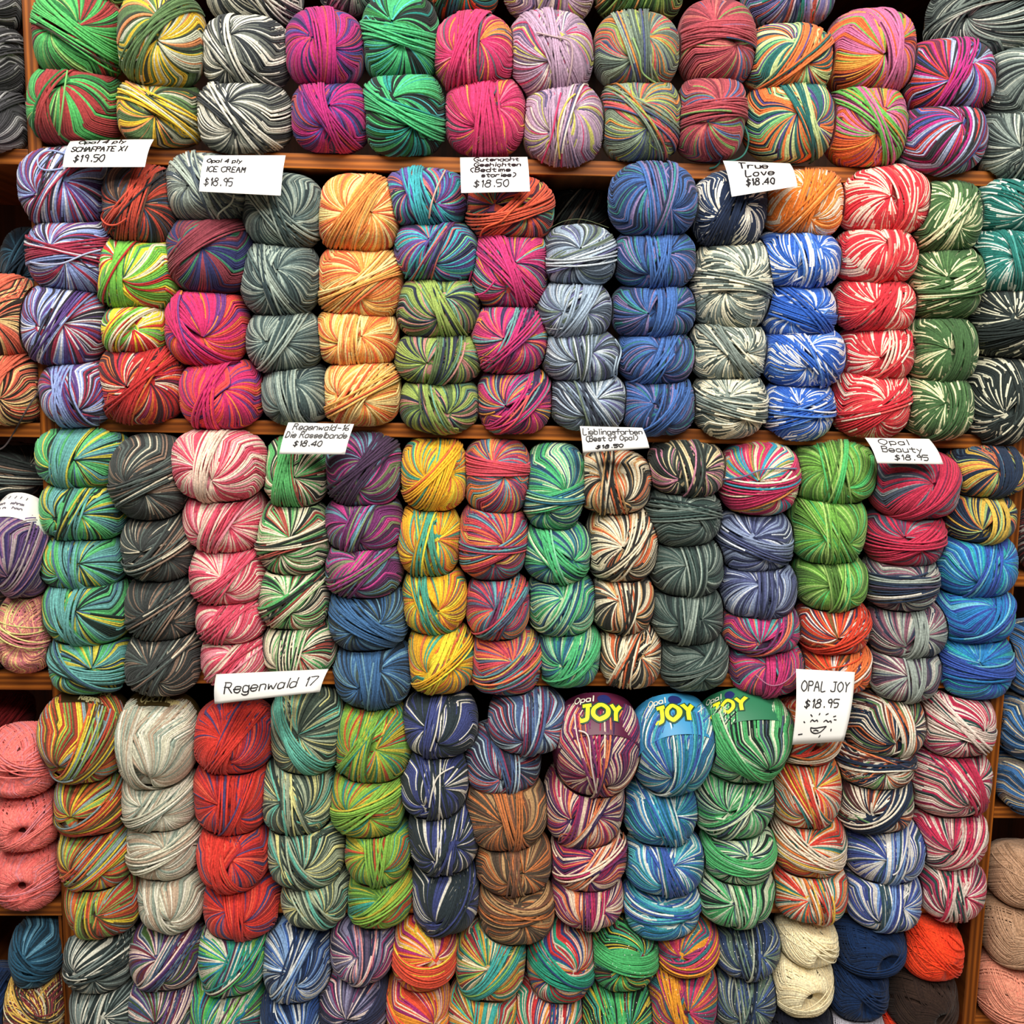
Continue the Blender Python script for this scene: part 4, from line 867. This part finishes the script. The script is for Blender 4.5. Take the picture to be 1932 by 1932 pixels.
card('white price card reading Regenwald-16 Die Rasselbande $18.40', (544,797), (668,800), (651,858), (526,856),
     [('Regenwald-16', .10, .76, .20, .84), ('Die Rasselbande', .03, .50, .18, .92), ('$18.40', .18, .24, .16, .42)], seed=7, y_top=-.054, y_bot=-.068, pen=.032)
card('white price card reading Lieblingsfarben (Best of Opal) $18.50', (1094,804), (1212,807), (1225,846), (1100,854),
     [('Lieblingsfarben', .03, .66, .24, .92), ('(Best of Opal)', .06, .40, .20, .80), ('$18.50', .20, .12, .12, .40)], seed=8, y_top=-.058, y_bot=-.068, pen=.04)
card('white price card reading Opal Beauty $18.95', (1632,826), (1753,828), (1779,877), (1656,873),
     [('Opal', .16, .70, .24, .44), ('Beauty', .14, .40, .22, .60), ('$18.95', .28, .12, .18, .50)], seed=9, y_top=-.05, y_bot=-.068, pen=.035)
card('wide white price card with Regenwald 17 in flowing handwriting', (408,1272), (620,1262), (604,1306), (404,1328),
     [('Regenwald 17', .09, .30, .36, .84, .0)], seed=10, y_top=-.064, y_bot=-.08, pen=.045, curl=.01)
SUN = [[np.array(q) for q in s] for s in (
    [(2.2, 4.8), (2.5, 5.3), (2.9, 4.9), (3.3, 5.2), (3.5, 4.8)], [(4.6, 4.7), (5.0, 5.1), (5.4, 4.6), (5.8, 4.9), (6.0, 4.4)],
    [(2.4, 3.2), (3.2, 3.0), (4.2, 3.2), (5.2, 3.4)], [(2.4, 3.2), (2.6, 2.2), (3.4, 1.6), (4.4, 2.0), (5.2, 3.4)], [(3.0, 2.3), (3.4, 2.5), (3.9, 2.2)],
    [(2.4, 6.2), (2.1, 6.7)], [(3.6, 6.6), (3.7, 7.0)], [(4.8, 6.6), (5.2, 6.9)], [(6.2, 6.0), (6.6, 6.2)], [(6.4, 5.2), (6.8, 5.1)],
    [(1.2, 4.6), (1.0, 4.9)], [(6.2, 2.6), (6.2, 2.1)], [(1.0, 1.6), (.3, 1.5)], [(4.4, 1.0), (4.2, .5)])]
card('tall white card reading OPAL JOY $18.95 with a drawn smiling sun', (1502,1262), (1613,1268), (1590,1398), (1496,1406),
     [('OPAL JOY', .08, .72, .13, .82, .0), ('$18.95', .14, .50, .11, .60)], seed=11, y_top=-.052, y_bot=-.072, pen=.016, curl=.012, extra=[(SUN, .06, .06, .36, .72)], jit=.15)

# ------------------------------------------------------------------ paper bands round some of the balls
def band(key, y0, y1, paper, texts, th0=math.pi / 2, sgn=-1, rim=None, reach=math.pi):
    g = BALLS[key]
    a_, b_, c_, R_ = g['a'], g['b'], g['c'], g['R']
    pp_ = 2.3
    def surf_(u, v, lift=0.):
        th = th0 + sgn * u
        y = y0 + (y1 - y0) * v
        k = max(.3, 1 - (max(abs(y) - .0, 0) / (b_ * 1.25)) ** 2) ** .5
        e = np.array([a_ * math.copysign(abs(math.cos(th)) ** (2 / pp_), math.cos(th)), 0, c_ * math.copysign(abs(math.sin(th)) ** (2 / pp_), math.sin(th))])
        e = e * k * 1.035; l_ = np.linalg.norm(e); e = e * (1 + (.0012 + lift) / l_); e[1] = y
        w_ = R_ @ e; w_[1] += g['shear'] * w_[2]
        return w_
    n, m_ = 48, 6
    V = [surf_(-reach + 2 * reach * i / n, j / m_) for j in range(m_ + 1) for i in range(n + 1)]
    Fc = [(j * (n + 1) + i, j * (n + 1) + i + 1, (j + 1) * (n + 1) + i + 1, (j + 1) * (n + 1) + i) for j in range(m_) for i in range(n)]
    pb = link_mesh('paper_band', V, Fc, plain('printed paper band', paper, .45), g['root'])
    pb['label'] = 'printed paper band'
    rad = (a_ + c_) / 2; hv = y1 - y0
    for hexc, lines, wd, jit in texts:
        V, Fc = ink(lines, surf_, (wd * hv / rad, wd), random.Random(5), jit, .0003 * texts.index((hexc, lines, wd, jit)))
        link_mesh('printed_lettering', V, Fc, plain('band print', hexc, .5), pb, smooth=False)
    return pb
def key_of(si_pal):
    for k_, g in BALLS.items():
        if g['o'].get('band') and g['key'] == si_pal: return k_
def blob(cx_, cy_, r_):
    return [np.array([cx_ + r_ * math.cos(t), cy_ + r_ * math.sin(t)]) for t in np.linspace(0, 2 * math.pi, 9)]
for kk in ('joypurple', 'joyblue', 'joygreen'):
    k_ = key_of(kk); g = BALLS[k_]
    jx = {'joypurple': -.48, 'joyblue': -.62, 'joygreen': -.95}[kk]
    band(k_, -.014 if kk == 'joygreen' else -.026, .036, g['o']['bc'], [
        ('1f2a6c', [([blob(3, 3, 1.2), blob(3, 3, .5)], jx + .42, .66, .30, .30)], .14, 0),
        ('1c4a34', [('JOY', jx, .30, .32, .80)], .15, 0),
        ('f4ee2c', [('JOY', jx, .30, .32, .80)], .085, 0),
        ('f6f2dc', [('Opal', jx - .08, .72, .15, .42)], .025, 0)])
band(key_of('autumn'), .004, .036, '3a2c14', [('e8dca4', [('Regenwald', .05, .10, .26, .62)], .05, 0), ('c8b070', [('Opal', .35, .5, .3, .3)], .05, 0)])
band(key_of('stone'), .004, .036, '4a3c1c', [('d8c888', [('Opal', -.3, .2, .4, .4), ('Regenwald', .2, .2, .3, .5)], .05, 0)])
band(key_of('slate'), -.010, .014, 'd0a06c', [('3a2418', [('HIStORY', -.1, .25, .5, 1.0)], .07, 0)], th0=.25, sgn=1)
band(key_of('grape'), .000, .042, 'f4f2ee', [('6a6470', [('l l l l l l', -.5, .70, .10, .9), ('nhmn  mhnm', -.5, .45, .10, .9), ('mnh n  hmn', -.5, .28, .08, .9)], .03, .4)])

# ------------------------------------------------------------------ loose ends of yarn
def loose(pal, hexc, pts, r_=.0011, nth=0, lift=1.10, thin=False):
    cand = [k_ for k_, g in BALLS.items() if g['key'] == pal]
    mx, my = pts[0]
    k_ = min(cand, key=lambda q: np.linalg.norm(BALLS[q]['ctr'] - at(np.mean([p_[0] for p_ in pts]), np.mean([p_[1] for p_ in pts]), 0)))
    g = BALLS[k_]
    W_ = []
    for p_ in smooth([np.array(q, float) for q in pts], 7):
        ys = np.linspace(g['ctr'][1] - .085, g['ctr'][1] - .012, 60)
        X = np.array([at(p_[0], p_[1], y) for y in ys])
        h = inside(X, g); hit = np.where(h < lift)[0]
        W_.append(X[hit[0]] if len(hit) else X[int(np.argmin(h))])
    W_ = np.array(W_)
    for _ in range(3): W_[1:-1] = (W_[:-2] + 2 * W_[1:-1] + W_[2:]) / 4
    W_[:, 1] -= .0015
    T_ = np.gradient(W_, axis=0); T_ /= np.linalg.norm(T_, axis=1, keepdims=True) + 1e-9
    U1 = np.cross(T_, [0, 1., .01]); U1 /= np.linalg.norm(U1, axis=1, keepdims=True) + 1e-9; U2 = np.cross(T_, U1)
    an = np.linspace(0, 2 * math.pi, 7)[:-1]
    V = W_[:, None, :] + r_ * (np.cos(an)[None, :, None] * U1[:, None, :] + np.sin(an)[None, :, None] * U2[:, None, :])
    n = len(W_); idx = np.arange(n * 6).reshape(n, 6)
    Q_ = np.stack([idx[:-1], np.roll(idx[:-1], -1, 1), np.roll(idx[1:], -1, 1), idx[1:]], -1).reshape(-1, 4)
    link_mesh('loose_strand', V.reshape(-1, 3) - g['ctr'], Q_, plain('loose yarn', hexc, .85, .15), g['root'])
loose('orgcream', '3c8478', [(1404,238),(1412,262),(1405,290),(1385,303),(1358,302),(1337,292),(1345,290),(1358,303),(1350,315),(1338,318)])
loose('greymulti', '9cc47c', [(1193,72),(1207,108),(1211,138),(1238,158),(1258,172)])
loose('lilac', 'c4a8ac', [(1012,62),(1045,70),(1076,80),(1079,118),(1070,165)])
loose('lilac', 'dc3c70', [(1058,176),(1048,220),(1040,262),(1022,308)])
loose('lilac', 'e0c85c', [(1085,178),(1068,195),(1052,240),(1056,300)])
loose('icegrey', 'ccd4c0', [(442,368),(436,385),(414,402),(414,415),(438,420),(470,418)])
loose('brownred', 'd8543c', [(196,400),(192,412),(203,424),(222,424),(240,412)])
loose('fuchsia', 'e83c8a', [(890,512),(884,540),(893,556),(915,552),(935,528)])
loose('fuchsia', 'ee5c60', [(1020,722),(1000,745),(980,785),(962,805),(944,816)])
loose('paleblue', 'b4c8d8', [(1160,640),(1172,662),(1164,690),(1163,708),(1157,706),(1164,672)])
loose('paleblue', '6a7450', [(1030,436),(1062,418),(1100,414),(1148,430)], .0003)
loose('fire', 'f0542c', [(1632,1216),(1622,1242),(1590,1256),(1555,1262),(1545,1278),(1552,1290)])
loose('darkmulti', 'f0683c', [(990,375),(965,398),(945,418),(915,430),(906,446)])
loose('purpblue', 'a0b0dc', [(128,292),(96,284),(74,294),(74,315),(92,322),(120,318)])
loose('purpblue', 'b4bcdc', [(58,495),(85,499),(120,497),(160,480),(190,472)])
loose('tealpurp', 'e0b0a0', [(840,322),(826,350),(814,385),(810,412)])
loose('tanblk', '463c3c', [(74,738),(50,775),(28,815),(10,842),(-6,850)])
loose('midnight', 'ece6d8', [(856,1446),(828,1462),(816,1490),(810,1522)])
loose('midnight', 'ece6d8', [(835,1305),(828,1350),(822,1385),(812,1416)])
loose('pinkteal', 'c07c9c', [(1425,1272),(1450,1292),(1478,1288),(1505,1262)], .0007)
loose('neon', 'f84420', [(1790,1762),(1806,1776),(1818,1790),(1800,1790),(1788,1774)])
loose('joypurple', 'f4e4dc', [(1092,1378),(1110,1388),(1115,1440),(1125,1495)])
loose('camp', 'f0ece0', [(1622,1405),(1650,1420),(1690,1418),(1696,1408)])
loose('bluewhite', 'f0ece8', [(1712,1560),(1708,1600),(1696,1640),(1684,1650)])
loose('tropic', '7080a4', [(1358,905),(1400,900),(1440,885),(1502,884)])
loose('greenred', '7cc06c', [(128,134),(124,160),(118,210),(112,255)])

band(key_of('charcoal'), -.010, .022, 'd8d0c4', [('5c2c2c', [('lll', -.6, .1, .8, 1.2, .3)], .10, 0)], th0=math.pi / 2)
